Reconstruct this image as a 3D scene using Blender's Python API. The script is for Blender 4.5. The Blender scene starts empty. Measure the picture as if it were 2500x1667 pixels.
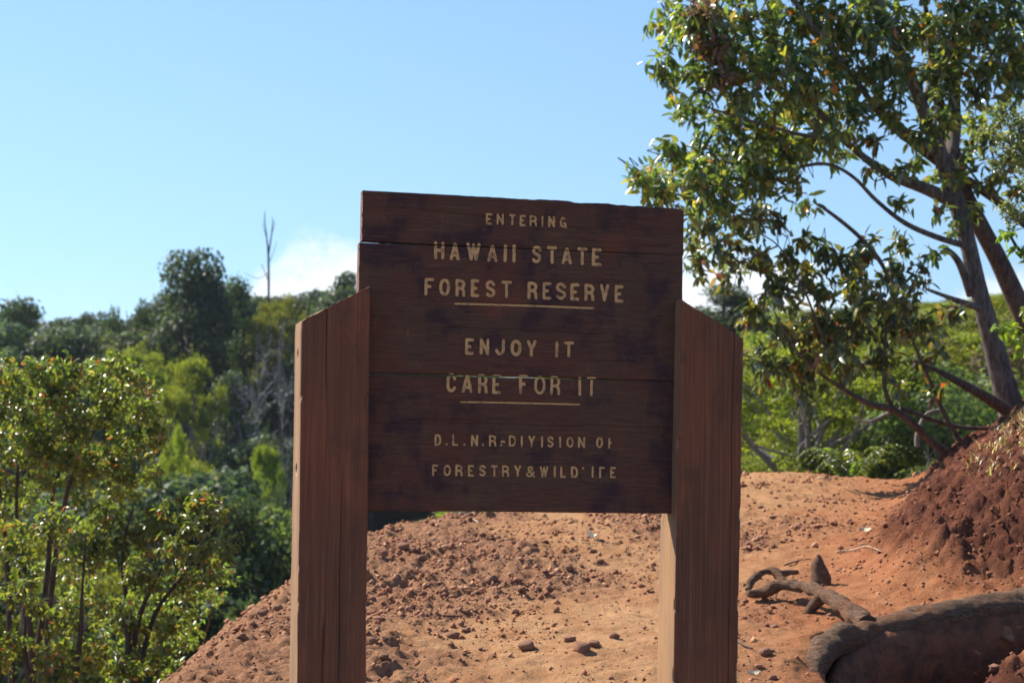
import bpy, bmesh, math, random
import numpy as np
from mathutils import Vector, Matrix

# ------------------------------------------------------------------ camera, sky, sun, exposure
SC = bpy.context.scene
COL = SC.collection
FPX, PCX, PCY = 2500 * 65 / 36., 1250.0, 833.5          # focal length in photograph pixels
EYE = 1.5
cam_d = bpy.data.cameras.new('camera'); cam = bpy.data.objects.new('camera', cam_d); COL.objects.link(cam)
cam.location = (0, 0, EYE); cam.rotation_euler = (math.radians(90), 0, 0)
cam_d.lens = 65; cam_d.sensor_width = 36; cam_d.clip_end = 6000; cam_d.clip_start = .05
cam_d.dof.use_dof = True; cam_d.dof.focus_distance = 5.7; cam_d.dof.aperture_fstop = 6.3
SC.camera = cam

SUN_EL, SUN_AZ = math.radians(42), math.radians(-55)     # azimuth from +Y, clockwise positive
sun_dir = Vector((math.sin(SUN_AZ) * math.cos(SUN_EL), math.cos(SUN_AZ) * math.cos(SUN_EL), math.sin(SUN_EL)))
sd = bpy.data.lights.new('sun', 'SUN'); sun = bpy.data.objects.new('sun', sd); COL.objects.link(sun)
sd.energy = 4.9; sd.angle = math.radians(.53); sd.color = (1, .93, .81)
sun.rotation_euler = (-sun_dir).to_track_quat('-Z', 'Y').to_euler(); sun.location = sun_dir * 60

W = bpy.data.worlds.new('World'); SC.world = W; W.use_nodes = True
wn, wl = W.node_tree.nodes, W.node_tree.links
wn.clear()
sky = wn.new('ShaderNodeTexSky'); sky.sky_type = 'NISHITA'; sky.sun_disc = False
sky.sun_elevation = SUN_EL; sky.sun_rotation = SUN_AZ; sky.air_density = 1.3; sky.dust_density = .0; sky.ozone_density = 4.5; sky.altitude = 0
bg = wn.new('ShaderNodeBackground'); bg.inputs['Strength'].default_value = .094
wo = wn.new('ShaderNodeOutputWorld')
def wmath(op, a, b=None, c=None):
    n = wn.new('ShaderNodeMath'); n.operation = op
    for i, v in enumerate((a, b, c)):
        if v is None: continue
        if isinstance(v, (int, float)): n.inputs[i].default_value = v
        else: wl.new(v, n.inputs[i])
    return n.outputs[0]
tc = wn.new('ShaderNodeTexCoord'); sx = wn.new('ShaderNodeSeparateXYZ'); wl.new(tc.outputs['Generated'], sx.inputs[0])
az = wmath('ARCTAN2', sx.outputs[0], sx.outputs[1]); el = wmath('ARCSINE', sx.outputs[2])
# clear mountain air: the paling towards the horizon is weak, so the gradient is compressed
sv = wn.new('ShaderNodeCombineXYZ'); wl.new(sx.outputs[0], sv.inputs[0]); wl.new(sx.outputs[1], sv.inputs[1])
wl.new(wmath('ADD', wmath('MULTIPLY', wmath('MAXIMUM', sx.outputs[2], 0.), .84), .16), sv.inputs[2])
svn = wn.new('ShaderNodeVectorMath'); svn.operation = 'NORMALIZE'; wl.new(sv.outputs[0], svn.inputs[0]); wl.new(svn.outputs[0], sky.inputs['Vector'])
cv = wn.new('ShaderNodeCombineXYZ'); wl.new(az, cv.inputs[0])
n1 = wn.new('ShaderNodeTexNoise'); n1.inputs['Scale'].default_value = 5.0; n1.inputs['Detail'].default_value = 1.0
off = wn.new('ShaderNodeVectorMath'); off.operation = 'ADD'; off.inputs[1].default_value = (.655, 3.7, 1.1)
wl.new(cv.outputs[0], off.inputs[0]); wl.new(off.outputs[0], n1.inputs['Vector'])
n2 = wn.new('ShaderNodeTexNoise'); n2.inputs['Scale'].default_value = 38.0; n2.inputs['Detail'].default_value = 6.0; n2.inputs['Roughness'].default_value = .6
wl.new(tc.outputs['Generated'], n2.inputs['Vector'])
ctop = wmath('ADD', wmath('MULTIPLY', wmath('SUBTRACT', n1.outputs['Fac'], .325), .24), wmath('MULTIPLY', wmath('SUBTRACT', n2.outputs['Fac'], .5), .07))
cm = wn.new('ShaderNodeMapRange'); cm.interpolation_type = 'SMOOTHSTEP'
wl.new(wmath('SUBTRACT', ctop, el), cm.inputs['Value'])
cm.inputs['From Min'].default_value = -.006; cm.inputs['From Max'].default_value = .018
cmix = wn.new('ShaderNodeMixRGB'); cmix.inputs['Color2'].default_value = (7.0, 7.1, 7.3, 1)
wl.new(wmath('MULTIPLY', cm.outputs[0], .85), cmix.inputs['Fac'])
tint = wn.new('ShaderNodeMixRGB'); tint.blend_type = 'MULTIPLY'; tint.inputs['Fac'].default_value = 1; tint.inputs['Color2'].default_value = (.955, .975, 1.0, 1); wl.new(sky.outputs[0], tint.inputs['Color1'])
wl.new(tint.outputs[0], cmix.inputs['Color1']); wl.new(cmix.outputs[0], bg.inputs['Color']); wl.new(bg.outputs[0], wo.inputs['Surface'])

SC.view_settings.view_transform = 'Standard'; SC.view_settings.look = 'None'; SC.view_settings.gamma = 1
SC.view_settings.exposure = .86
SC.render.engine = 'CYCLES'; SC.cycles.use_denoising = True
SC.cycles.max_bounces = 8; SC.cycles.transmission_bounces = 4; SC.cycles.sample_clamp_indirect = 6

# ------------------------------------------------------------------ helpers
rng = np.random.default_rng(7)
random.seed(11)
def at(px, py, d):
    """point seen at photograph pixel px,py at distance d along the view"""
    return np.array([(px - PCX) / FPX * d, d, EYE - (py - PCY) / FPX * d])

def _h(ix, iy, iz, s):
    n = (ix.astype(np.int64) * 374761393 + iy.astype(np.int64) * 668265263 + iz.astype(np.int64) * 2147483647 + s * 974634541)
    n = (n ^ (n >> 13)) * 1274126177
    n = n & 0x7fffffff
    n = (n ^ (n >> 16)) * 60493
    return ((n & 0x7fffffff) % 100003) / 100003.0
def vnoise(x, y, z=0., s=0):
    x, y, z = np.broadcast_arrays(np.asarray(x, float), np.asarray(y, float), np.asarray(z, float))
    ix, iy, iz = np.floor(x), np.floor(y), np.floor(z)
    fx, fy, fz = x - ix, y - iy, z - iz
    fx, fy, fz = [f * f * f * (f * (f * 6 - 15) + 10) for f in (fx, fy, fz)]
    r = 0.
    for a in (0, 1):
        for b in (0, 1):
            for c in (0, 1):
                r = r + _h(ix + a, iy + b, iz + c, s) * (fx if a else 1 - fx) * (fy if b else 1 - fy) * (fz if c else 1 - fz)
    return r
def fbm(x, y, z=0., o=4, s=0, g=.5):
    r = 0.; a = 1.; t = 0.
    for k in range(o):
        r = r + a * vnoise(x * 2 ** k + 17.3 * k, y * 2 ** k - 9.1 * k, np.asarray(z) * 2 ** k + 3.7 * k, s + k); t += a; a *= g
    return r / t
def sstep(a, b, v):
    t = np.clip((v - a) / (b - a), 0, 1); return t * t * (3 - 2 * t)
def segdist(px, py, pts, closed=False):
    d = np.full(np.shape(px), 1e9)
    n = len(pts); rg = range(n if closed else n - 1)
    for i in rg:
        ax, ay = pts[i]; bx, by = pts[(i + 1) % n]
        vx, vy = bx - ax, by - ay; L = vx * vx + vy * vy + 1e-12
        t = np.clip(((px - ax) * vx + (py - ay) * vy) / L, 0, 1)
        d = np.minimum(d, np.hypot(px - ax - t * vx, py - ay - t * vy))
    return d
def inpoly(px, py, pts):
    c = np.zeros(np.shape(px), bool); n = len(pts)
    for i in range(n):
        ax, ay = pts[i]; bx, by = pts[(i + 1) % n]
        if ay == by: continue
        k = ((ay > py) != (by > py)) & (px < (bx - ax) * (py - ay) / (by - ay) + ax)
        c ^= k
    return c

def mesh_np(name, V, F, cols=None, smooth=True, mats=None, mi=None):
    """V (n,3); F list of int arrays (m,3) or (m,4)"""
    me = bpy.data.meshes.new(name)
    if not isinstance(F, (list, tuple)): F = [F]
    V = np.asarray(V, np.float32)
    me.vertices.add(len(V)); me.vertices.foreach_set('co', V.ravel())
    nl = sum(f.size for f in F); npol = sum(len(f) for f in F)
    me.loops.add(nl); me.polygons.add(npol)
    me.loops.foreach_set('vertex_index', np.concatenate([f.ravel() for f in F]).astype(np.int32))
    tot = np.concatenate([np.full(len(f), f.shape[1]) for f in F]).astype(np.int32)
    st = np.concatenate([[0], np.cumsum(tot)[:-1]]).astype(np.int32)
    me.polygons.foreach_set('loop_start', st)
    if smooth: me.polygons.foreach_set('use_smooth', np.ones(npol, bool))
    if mi is not None: me.polygons.foreach_set('material_index', np.asarray(mi, np.int32))
    me.update(calc_edges=True); me.validate()
    if cols is not None:
        a = me.color_attributes.new('Col', 'FLOAT_COLOR', 'POINT')
        c = np.ones((len(V), 4), np.float32); c[:, :3] = cols; a.data.foreach_set('color', c.ravel())
    for m in (mats or []): me.materials.append(m)
    return me
def obj(name, me, parent=None, loc=None):
    o = bpy.data.objects.new(name, me); COL.objects.link(o)
    if parent: o.parent = parent
    if loc is not None: o.location = loc
    return o
def tag(o, label=None, cat=None, group=None, kind=None):
    if label: o['label'] = label
    if cat: o['category'] = cat
    if group: o['group'] = group
    if kind: o['kind'] = kind
    return o
def empty(name, loc=(0, 0, 0), rz=0.):
    o = bpy.data.objects.new(name, None); COL.objects.link(o); o.location = loc; o.rotation_euler = (0, 0, rz)
    o.empty_display_size = .1
    return o

class TB:
    """collects tubes"""
    def __init__(s): s.V = []; s.F = []; s.T = []; s.n = 0
    def tube(s, pts, rad, k=8, noise=0., seed=0, cap=True, sub=0, nf=8.):
        P = np.array(pts, float); R = np.array(rad, float) * np.ones(len(P))
        if sub:
            t = np.linspace(0, len(P) - 1, (len(P) - 1) * sub + 1)
            P = catmull(P, t); R = np.interp(t, np.arange(len(R)), R)
        T = np.gradient(P, axis=0); T /= np.linalg.norm(T, axis=1)[:, None] + 1e-9
        u = np.cross(T[0], [0.3, .1, 1.]);
        if np.linalg.norm(u) < 1e-3: u = np.cross(T[0], [1., 0, 0])
        u /= np.linalg.norm(u); A = np.linspace(0, 2 * np.pi, k, endpoint=False); rings = []
        for i in range(len(P)):
            u = u - T[i] * np.dot(u, T[i]); u /= np.linalg.norm(u) + 1e-9; v = np.cross(T[i], u)
            rings.append(P[i] + R[i] * (np.cos(A)[:, None] * u + np.sin(A)[:, None] * v))
        V = np.concatenate(rings)
        if noise:
            c = np.repeat(P, k, 0); dn = V - c
            f = 1 + noise * (fbm(V[:, 0] * nf, V[:, 1] * nf, V[:, 2] * nf, 3, seed) * 2 - 1)
            V = c + dn * f[:, None]
        b = s.n; m = len(P)
        i, j = np.meshgrid(np.arange(m - 1), np.arange(k), indexing='ij'); j2 = (j + 1) % k
        q = np.stack([b + i * k + j, b + i * k + j2, b + (i + 1) * k + j2, b + (i + 1) * k + j], -1).reshape(-1, 4)
        s.F.append(q); s.V.append(V); s.n += len(V)
        if cap:
            for e, fl in ((0, 1), (m - 1, 0)):
                c = s.n; s.V.append(P[e][None]); s.n += 1
                a = b + e * k + np.arange(k); bb = b + e * k + (np.arange(k) + 1) % k
                s.T.append(np.stack([np.full(k, c), bb, a] if fl else [np.full(k, c), a, bb], -1))
    def mesh(s, name, mats, smooth=True):
        F = [np.concatenate(s.F)] + ([np.concatenate(s.T)] if s.T else [])
        return mesh_np(name, np.concatenate(s.V), F, mats=mats, smooth=smooth)
def catmull(P, t):
    n = len(P); i = np.clip(np.floor(t).astype(int), 0, n - 2); f = (t - i)[:, None]
    p0, p1, p2, p3 = P[np.clip(i - 1, 0, n - 1)], P[i], P[i + 1], P[np.clip(i + 2, 0, n - 1)]
    return .5 * ((2 * p1) + (-p0 + p2) * f + (2 * p0 - 5 * p1 + 4 * p2 - p3) * f ** 2 + (-p0 + 3 * p1 - 3 * p2 + p3) * f ** 3)

# ------------------------------------------------------------------ materials
class MT:
    def __init__(s, name, rough=.8, spec=.3):
        s.m = bpy.data.materials.new(name); s.m.use_nodes = True
        s.N, s.L = s.m.node_tree.nodes, s.m.node_tree.links
        s.b = s.N['Principled BSDF']; s.b.inputs['Roughness'].default_value = rough; s.b.inputs['Specular IOR Level'].default_value = spec
        s.out = s.N['Material Output']
    def put(s, sock, v):
        if hasattr(v, 'is_output'): s.L.new(v, sock)
        elif isinstance(v, (tuple, list)): sock.default_value = (*v, 1) if len(v) == 3 and sock.type == 'RGBA' else v
        else: sock.default_value = v
    def coord(s, which='Object', scale=(1, 1, 1), loc=(0, 0, 0), rot=(0, 0, 0)):
        t = s.N.new('ShaderNodeTexCoord'); m = s.N.new('ShaderNodeMapping'); s.L.new(t.outputs[which], m.inputs[0])
        m.inputs['Scale'].default_value = scale; m.inputs['Location'].default_value = loc; m.inputs['Rotation'].default_value = rot
        return m.outputs[0]
    def noise(s, v, scale=5, detail=4, rough=.5, dist=0.):
        n = s.N.new('ShaderNodeTexNoise'); s.L.new(v, n.inputs['Vector'])
        n.inputs['Scale'].default_value = scale; n.inputs['Detail'].default_value = detail
        n.inputs['Roughness'].default_value = rough; n.inputs['Distortion'].default_value = dist
        return n.outputs['Fac']
    def vor(s, v, scale, feature='F1'):
        n = s.N.new('ShaderNodeTexVoronoi'); s.L.new(v, n.inputs['Vector']); n.feature = feature; n.inputs['Scale'].default_value = scale
        return n.outputs['Distance']
    def ramp(s, f, a, b, lo=0., hi=1.):
        n = s.N.new('ShaderNodeMapRange'); n.interpolation_type = 'SMOOTHSTEP'; s.L.new(f, n.inputs[0])
        for i, v in enumerate((a, b, lo, hi)): n.inputs[i + 1].default_value = v
        return n.outputs[0]
    def mix(s, f, a, b, blend='MIX'):
        n = s.N.new('ShaderNodeMixRGB'); n.blend_type = blend
        s.put(n.inputs['Fac'], f); s.put(n.inputs['Color1'], a); s.put(n.inputs['Color2'], b)
        return n.outputs[0]
    def math(s, op, a, b=0.):
        n = s.N.new('ShaderNodeMath'); n.operation = op; s.put(n.inputs[0], a); s.put(n.inputs[1], b); return n.outputs[0]
    def attr(s, name='Col'):
        n = s.N.new('ShaderNodeAttribute'); n.attribute_name = name; return n.outputs['Color']
    def sep(s, c):
        n = s.N.new('ShaderNodeSeparateColor'); s.L.new(c, n.inputs[0]); return n.outputs
    def bump(s, h, strength=.5, dist=.01):
        n = s.N.new('ShaderNodeBump'); n.inputs['Strength'].default_value = strength; n.inputs['Distance'].default_value = dist
        s.L.new(h, n.inputs['Height']); s.L.new(n.outputs[0], s.b.inputs['Normal'])
    def color(s, c): s.put(s.b.inputs['Base Color'], c); return s

def mat_board():
    t = MT('stained_board', .72, .25)
    g = t.coord(scale=(2.2, 30, 30)); big = t.coord(scale=(1, 1, 1))
    grain = t.noise(g, 9, 6, .65, .4); fine = t.noise(t.coord(scale=(4, 60, 160)), 6, 3, .6)
    blot = t.noise(big, 5.5, 5, .6); blot2 = t.noise(t.coord(loc=(3, 1, 7)), 9, 4, .6)
    c = t.mix(t.ramp(blot, .38, .62), (.150, .060, .036), (.138, .074, .042))
    c = t.mix(t.ramp(blot2, .47, .64), c, (.070, .036, .036))
    c = t.mix(t.ramp(grain, .42, .66), c, t.mix(.45, c, (.040, .022, .018)))
    c = t.mix(t.ramp(t.noise(t.coord(loc=(9, 2, 4)), 4.3, 3, .5), .62, .76), c, (.20, .066, .034))
    sc = t.math('MULTIPLY', t.ramp(t.noise(t.coord(scale=(9, 9, 3), loc=(1, 5, 2)), 8, 5, .7), .60, .74), t.ramp(fine, .40, .62))
    c = t.mix(t.math('MULTIPLY', sc, .8), c, (.29, .175, .11))
    st = t.noise(t.coord(scale=(3, 3, 90)), 3.2, 4, .6, .3); c = t.mix(t.math('MULTIPLY', t.ramp(st, .56, .70), .45), c, (.23, .115, .065)); c = t.mix(t.math('MULTIPLY', t.ramp(st, .44, .30), .55), c, (.05, .028, .024))
    t.color(c); t.bump(t.math('ADD', grain, t.math('MULTIPLY', fine, .6)), .7, .004)
    return t.m
def mat_endgrain():
    t = MT('board_end', .8, .2)
    c = t.mix(t.ramp(t.noise(t.coord(scale=(6, 6, 30)), 8, 4), .35, .65), (.15, .075, .06), (.22, .13, .10))
    t.color(c); t.bump(t.noise(t.coord(), 120, 4), .4, .003); return t.m
def mat_post():
    t = MT('stained_post', .74, .25)
    lines = t.noise(t.coord(scale=(130, 60, 1.6)), 1.6, 5, .62, .9); wide = t.noise(t.coord(scale=(14, 14, .7)), 2.0, 4, .6)
    fine = t.noise(t.coord(scale=(400, 200, 5)), 1.0, 2, .5); blot = t.noise(t.coord(scale=(3, 3, 1.4)), 2.2, 4, .6)
    c = t.mix(t.ramp(blot, .35, .65), (.285, .100, .044), (.195, .082, .042))
    c = t.mix(t.ramp(lines, .40, .60), t.mix(.38, c, (.05, .028, .024)), c)
    c = t.mix(t.math('MULTIPLY', t.ramp(lines, .56, .70), .5), c, (.32, .165, .085))
    c = t.mix(t.math('MULTIPLY', t.ramp(wide, .56, .70), .5), c, (.21, .095, .05))
    c = t.mix(t.math('MULTIPLY', t.ramp(t.noise(t.coord(scale=(5, 5, 2.6), loc=(4, 2, 1)), 2.5, 5, .65), .52, .7), .6), c, (.105, .056, .038))
    c = t.mix(t.math('MULTIPLY', t.ramp(fine, .55, .75), .35), c, (.05, .03, .025))
    t.color(c); t.bump(t.math('ADD', lines, t.math('MULTIPLY', fine, .5)), .6, .004); return t.m
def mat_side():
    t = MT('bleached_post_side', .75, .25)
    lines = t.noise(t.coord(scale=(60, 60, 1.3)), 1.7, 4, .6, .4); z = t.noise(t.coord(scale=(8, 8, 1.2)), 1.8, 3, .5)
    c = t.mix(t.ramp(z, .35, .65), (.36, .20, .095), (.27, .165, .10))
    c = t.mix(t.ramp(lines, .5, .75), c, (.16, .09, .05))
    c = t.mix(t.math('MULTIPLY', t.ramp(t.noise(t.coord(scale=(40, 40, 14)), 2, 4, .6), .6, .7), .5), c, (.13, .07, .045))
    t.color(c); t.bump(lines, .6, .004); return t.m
def mat_paint():
    t = MT('tan_letter_paint', .8, .2)
    w = t.noise(t.coord(scale=(3, 3, 3)), 26, 5, .7); g = t.noise(t.coord(scale=(12, 60, 60)), 8, 4, .6)
    c = t.mix(t.ramp(g, .35, .7), (.80, .47, .19), (.62, .36, .15))
    c = t.mix(t.math('MULTIPLY', t.ramp(w, .49, .63), .7), c, (.26, .15, .095))
    t.color(c); t.bump(w, .3, .002); return t.m
def mat_dirt():
    t = MT('red_volcanic_dirt', .95, .08)
    z = t.sep(t.attr('Col'))
    o = t.coord()
    a = t.noise(o, 3.1, 6, .6); b = t.noise(o, 11, 5, .65); f = t.noise(o, 75, 4, .7); gr = t.vor(o, 60); gr2 = t.vor(o, 170)
    tan = t.mix(t.ramp(a, .35, .68), (.51, .280, .138), (.42, .205, .095))
    tan = t.mix(t.math('MULTIPLY', t.ramp(b, .5, .7), .6), tan, (.57, .335, .175))
    red = t.mix(t.ramp(b, .3, .7), (.33, .120, .052), (.44, .19, .088))
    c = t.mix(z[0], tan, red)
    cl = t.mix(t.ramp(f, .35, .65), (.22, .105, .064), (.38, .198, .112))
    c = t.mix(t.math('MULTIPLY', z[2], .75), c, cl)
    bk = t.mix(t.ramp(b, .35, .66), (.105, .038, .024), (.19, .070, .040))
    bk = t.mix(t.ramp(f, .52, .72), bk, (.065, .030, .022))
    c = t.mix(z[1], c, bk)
    c = t.mix(t.math('MULTIPLY', t.ramp(f, .56, .74), .45), c, (.17, .075, .045))
    t.color(c)
    f2 = t.noise(o, 210, 4, .75)
    h = t.math('ADD', f, t.math('MULTIPLY', f2, .6))
    t.bump(h, 1., .013)
    return t.m
def mat_clod():
    t = MT('dirt_clod', .95, .08)
    o = t.coord('Object'); inf = t.N.new('ShaderNodeObjectInfo')
    f = t.noise(o, 40, 4, .7)
    c = t.mix(t.ramp(f, .3, .7), (.27, .135, .09), (.43, .235, .15))
    t.color(c); t.bump(f, .7, .01); return t.m
def mat_gravel():
    t = MT('dirt_gravel', .95, .08)
    f = t.noise(t.coord(), 90, 3, .6)
    t.color(t.mix(.35, t.attr('Col'), t.mix(f, (.18, .08, .055), (.45, .25, .16)))); t.bump(f, .5, .006); return t.m
def mat_far_ground():
    t = MT('undergrowth_ground', .95, .1)
    o = t.coord(); a = t.noise(o, .35, 6, .65); b = t.noise(o, 2.5, 5, .7)
    c = t.mix(t.ramp(a, .35, .65), (.050, .050, .022), (.095, .085, .035))
    c = t.mix(t.ramp(b, .5, .75), c, (.05, .038, .024)); t.color(c); t.bump(b, 1., .3); return t.m
def mat_leaf(name, gloss=.35, trans=.35, tint=1.6, spec=.5):
    t = MT(name, gloss, spec)
    c = t.attr('Col'); inf = t.N.new('ShaderNodeObjectInfo')
    hs = t.N.new('ShaderNodeHueSaturation'); t.L.new(c, hs.inputs['Color'])
    t.put(hs.inputs['Value'], t.math('ADD', t.math('MULTIPLY', inf.outputs['Random'], .5), .75))
    t.put(hs.inputs['Hue'], t.math('ADD', t.math('MULTIPLY', inf.outputs['Random'], .03), .485))
    t.color(hs.outputs[0])
    tr = t.N.new('ShaderNodeBsdfTranslucent'); t.L.new(t.mix(1.0, hs.outputs[0], (tint, tint * 1.05, tint * .55), 'MULTIPLY'), tr.inputs[0])
    mx = t.N.new('ShaderNodeMixShader'); mx.inputs[0].default_value = trans
    t.L.new(t.b.outputs[0], mx.inputs[1]); t.L.new(tr.outputs[0], mx.inputs[2]); t.L.new(mx.outputs[0], t.out.inputs[0])
    return t.m
def mat_bark(name, a, b, scale=(18, 18, 4)):
    t = MT(name, .88, .15)
    n = t.noise(t.coord(scale=scale), 2.2, 5, .65, .4)
    t.color(t.mix(t.ramp(n, .32, .68), a, b)); t.bump(n, .8, .02); return t.m
def mat_root():
    t = MT('weathered_root', .9, .15)
    n = t.noise(t.coord(scale=(9, 14, 34)), 3.6, 8, .75, .8); b = t.noise(t.coord(), 9, 4, .6)
    c = t.mix(t.ramp(n, .35, .66), (.090, .052, .034), (.29, .175, .108))
    c = t.mix(t.math('MULTIPLY', t.ramp(b, .45, .7), .6), c, (.27, .115, .06))
    t.color(c); t.bump(n, 1., .02); return t.m
def mat_plain(name, c1, c2, rough=.7, sc=30, spec=.3):
    t = MT(name, rough, spec); n = t.noise(t.coord(), sc, 4, .6); t.color(t.mix(t.ramp(n, .3, .7), c1, c2)); t.bump(n, .3, .004); return t.m

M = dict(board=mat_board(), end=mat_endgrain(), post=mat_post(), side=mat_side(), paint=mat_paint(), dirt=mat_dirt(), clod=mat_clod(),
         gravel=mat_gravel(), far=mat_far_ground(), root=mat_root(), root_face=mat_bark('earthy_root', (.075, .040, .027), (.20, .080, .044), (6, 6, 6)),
         leaf=mat_leaf('glossy_leaf', .30, .38, 2.3, .9), farleaf=mat_leaf('distant_leaf', .5, .45, 2.2, .28), bushleaf=mat_leaf('bush_leaf', .34, .46, 2.2, .8),
         bark=mat_bark('eucalyptus_bark', (.075, .062, .056), (.22, .185, .165)), bark_red=mat_bark('brown_bark', (.075, .055, .045), (.17, .125, .10)),
         dark_bark=mat_bark('dark_bark', (.05, .04, .035), (.10, .08, .07)), grey_bark=mat_bark('grey_dead_wood', (.17, .155, .15), (.32, .30, .29)),
         deadleaf=mat_plain('dry_leaf', (.62, .50, .34), (.78, .66, .48)), twig=mat_plain('dry_twig', (.38, .28, .20), (.55, .44, .33)),
         dtwig=mat_plain('dark_twig', (.08, .05, .04), (.14, .09, .07)), hole=mat_plain('hole_dark', (.02, .014, .01), (.03, .02, .015)))

# ------------------------------------------------------------------ terrain
RIM = [(-3.2, -30), (-2.0, -6), (-1.55, 2), (-1.25, 5), (-1.09, 6.0), (-1.09, 6.8), (-1.05, 7.5), (-.97, 8.3), (-.76, 9.9), (-.42, 10.9), (.5, 11.8), (1.63, 12.6), (2.2, 12.6), (2.78, 12.4),
       (3.6, 13.2), (5, 15.5), (9, 18), (16, 16), (16, -30)]
BANK = [(2.95, 12.9), (2.25, 10.5), (1.66, 8.8), (1.70, 8.05), (2.2, 7.75), (3.0, 7.6), (5, 7.2), (9, 6.5), (12, 16), (7, 17), (5, 15), (3.7, 14)]
def yroot(x): return np.interp(x, [1.0, 1.12, 1.3, 2.05, 3.2, 6], [6.95, 7.06, 7.17, 7.36, 7.5, 7.2])
def far_T(x, y):
    a = x / np.maximum(y, 8.)
    L = np.interp(y, [-50, 0, 13, 30, 45, 75, 120, 400, 4000], [-3, -3, -2.6, -7.5, -7.0, -2.6, -3.5, -5, -5])
    R = np.interp(y, [-50, 0, 13, 20, 40, 75, 120, 400, 4000], [-3, -3, -1.6, -1.7, -.2, 1.3, .6, -5, -5])
    t = sstep(-.08, .12, a)
    return L * (1 - t) + R * t + (fbm(x * .08, y * .08, 0, 3, 5) - .5) * 2.2 * sstep(14, 30, np.hypot(x, y))
def terrain(x, y):
    x = np.asarray(x, float); y = np.asarray(y, float)
    pl = .36 + .026 * (np.clip(y, -5, 20) - 6.2) + (fbm(x * .9, y * .9, 0, 3, 21) - .5) * .11
    pl = pl + .10 * np.exp(-(((x - 1.5) / .9) ** 2 + ((y - 12.2) / 1.4) ** 2)) + .05 * np.exp(-(((x + .75) / .4) ** 2 + ((y - 8.6) / 1.5) ** 2))
    d = segdist(x, y, RIM, True) * np.where(inpoly(x, y, RIM), -1, 1)
    d = d + (fbm(x * 1.6, y * 1.6, 0, 3, 33) - .5) * .22
    dr = d - .06
    drop = .5 * (np.sqrt(dr * dr + .012) + dr)
    z = pl - drop * (.95 + .15 * fbm(x * .7, y * .7, 0, 2, 8))
    T = far_T(x, y); k = .6
    z = np.where(d > .3, T + .5 * (np.sqrt((z - T) ** 2 + k * k * sstep(.3, 3, d)) + (z - T)), z)
    # bank
    ins = inpoly(x, y, BANK); db = segdist(x, y, BANK, True) * np.where(ins, 1, -1) + (fbm(x * 2.1, y * 2.1, 0, 3, 44) - .5) * .28
    s = .5 * (np.sqrt(db * db + .03) + db)
    z = z + 1.24 * (1 - np.exp(-np.maximum(s, 0) * 1.02)) * sstep(-.8, .1, db) - .0
    # step held by the root
    w = .75 + (.07 - .75) * sstep(1.10, 1.2, x)
    yr = yroot(x)
    pit = (.14 * sstep(.42, 1.15, x) + .24 * sstep(1.13, 1.23, x)) * sstep(0, 1, (yr - y) / w) * (1 - sstep(3.5, 6, x))
    pit = pit - np.minimum(pit, .42 * np.exp(-(((x - 1.95) / .26) ** 2 + ((y - 6.78) / .22) ** 2)) * sstep(.02, .2, pit) * (1 + .5 * (fbm(x * 9, y * 9, 0, 3, 48) - .5)))
    z = z - pit
    return z, d, db, pit
def zones(x, y, d, db, pit):
    n = fbm(x * 1.3, y * 1.3, 0, 4, 60)
    red = sstep(-1.0, .05, db) * (1 - sstep(.15, .5, db)) + .9 * sstep(.5, 1.25, x) * (1 - sstep(7.2, 8.2, y)) * sstep(.3, .5, n) + sstep(.02, .2, pit)
    red = red + sstep(.60, .72, fbm(x * .8 + 3, y * .8, 0, 3, 61)) * .6
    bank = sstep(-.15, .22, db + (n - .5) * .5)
    bank = np.maximum(bank, sstep(.015, .08, pit) * sstep(1.08, 1.2, x))  # cut wall below the root coloured darker, standing in for its shade
    # crumbly lumps: left mound and the middle foreground
    cl = sstep(.40, .62, fbm(x * 1.1 + 5, y * .8, 0, 4, 62) + .20 * (1 - sstep(-.6, .35, x)) + .15 * np.exp(-(((x - .12) / .35) ** 2 + ((y - 6.4) / .5) ** 2)) - .20 * sstep(-.1, .5, x) + .05)
    return np.clip(red, 0, 1), np.clip(bank, 0, 1), np.clip(cl, 0, 1)
def detail(x, y, d, db, pit, cl, bank):
    r1 = fbm(x * 9, y * 9, 0, 3, 70); r2 = fbm(x * 26, y * 26, 0, 3, 71); r3 = np.abs(fbm(x * 16, y * 16, 0, 4, 72) - .5) * 2
    h = (r1 - .5) * .03 + (r2 - .5) * .014 + (fbm(x * 48, y * 48, 0, 2, 77) - .5) * (.006 + .012 * cl)
    h = h + cl * ((r2 - .42) * .042 + sstep(.62, .78, fbm(x * 11 + 2, y * 11, 0, 3, 73)) * .022 - r3 * .006)
    wall = sstep(.02, .1, pit)
    h = h + bank * (1 - .75 * wall) * ((fbm(x * 5, y * 9, 0, 3, 74) - .5) * .07 + (fbm(x * 16, y * 30, 0, 4, 75, .68) - .5) * .12 - np.abs(fbm(x * 21, y * 38, 0, 4, 76, .65) - .5) * .10)
    return h
def axis(segs):
    out = []
    for a, b, n in segs: out.append(np.linspace(a, b, n, endpoint=False))
    return np.concatenate(out + [[segs[-1][1]]])
gx = axis([(-7, -2.2, 30), (-2.2, -1.3, 40), (-1.3, 2.75, 330), (2.75, 3.6, 50), (3.6, 9, 50)])
gy = axis([(-5, 3, 30), (3, 5.6, 60), (5.6, 7.6, 165), (7.6, 10, 150), (10, 13.2, 120), (13.2, 18, 30)])
X, Y = np.meshgrid(gx, gy)
Z, DD, DB, PIT = terrain(X, Y)
RED, BNK, CL = zones(X, Y, DD, DB, PIT)
Z = Z + detail(X, Y, DD, DB, PIT, CL, BNK)
ny, nx = X.shape
idx = np.arange(nx * ny).reshape(ny, nx)
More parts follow.
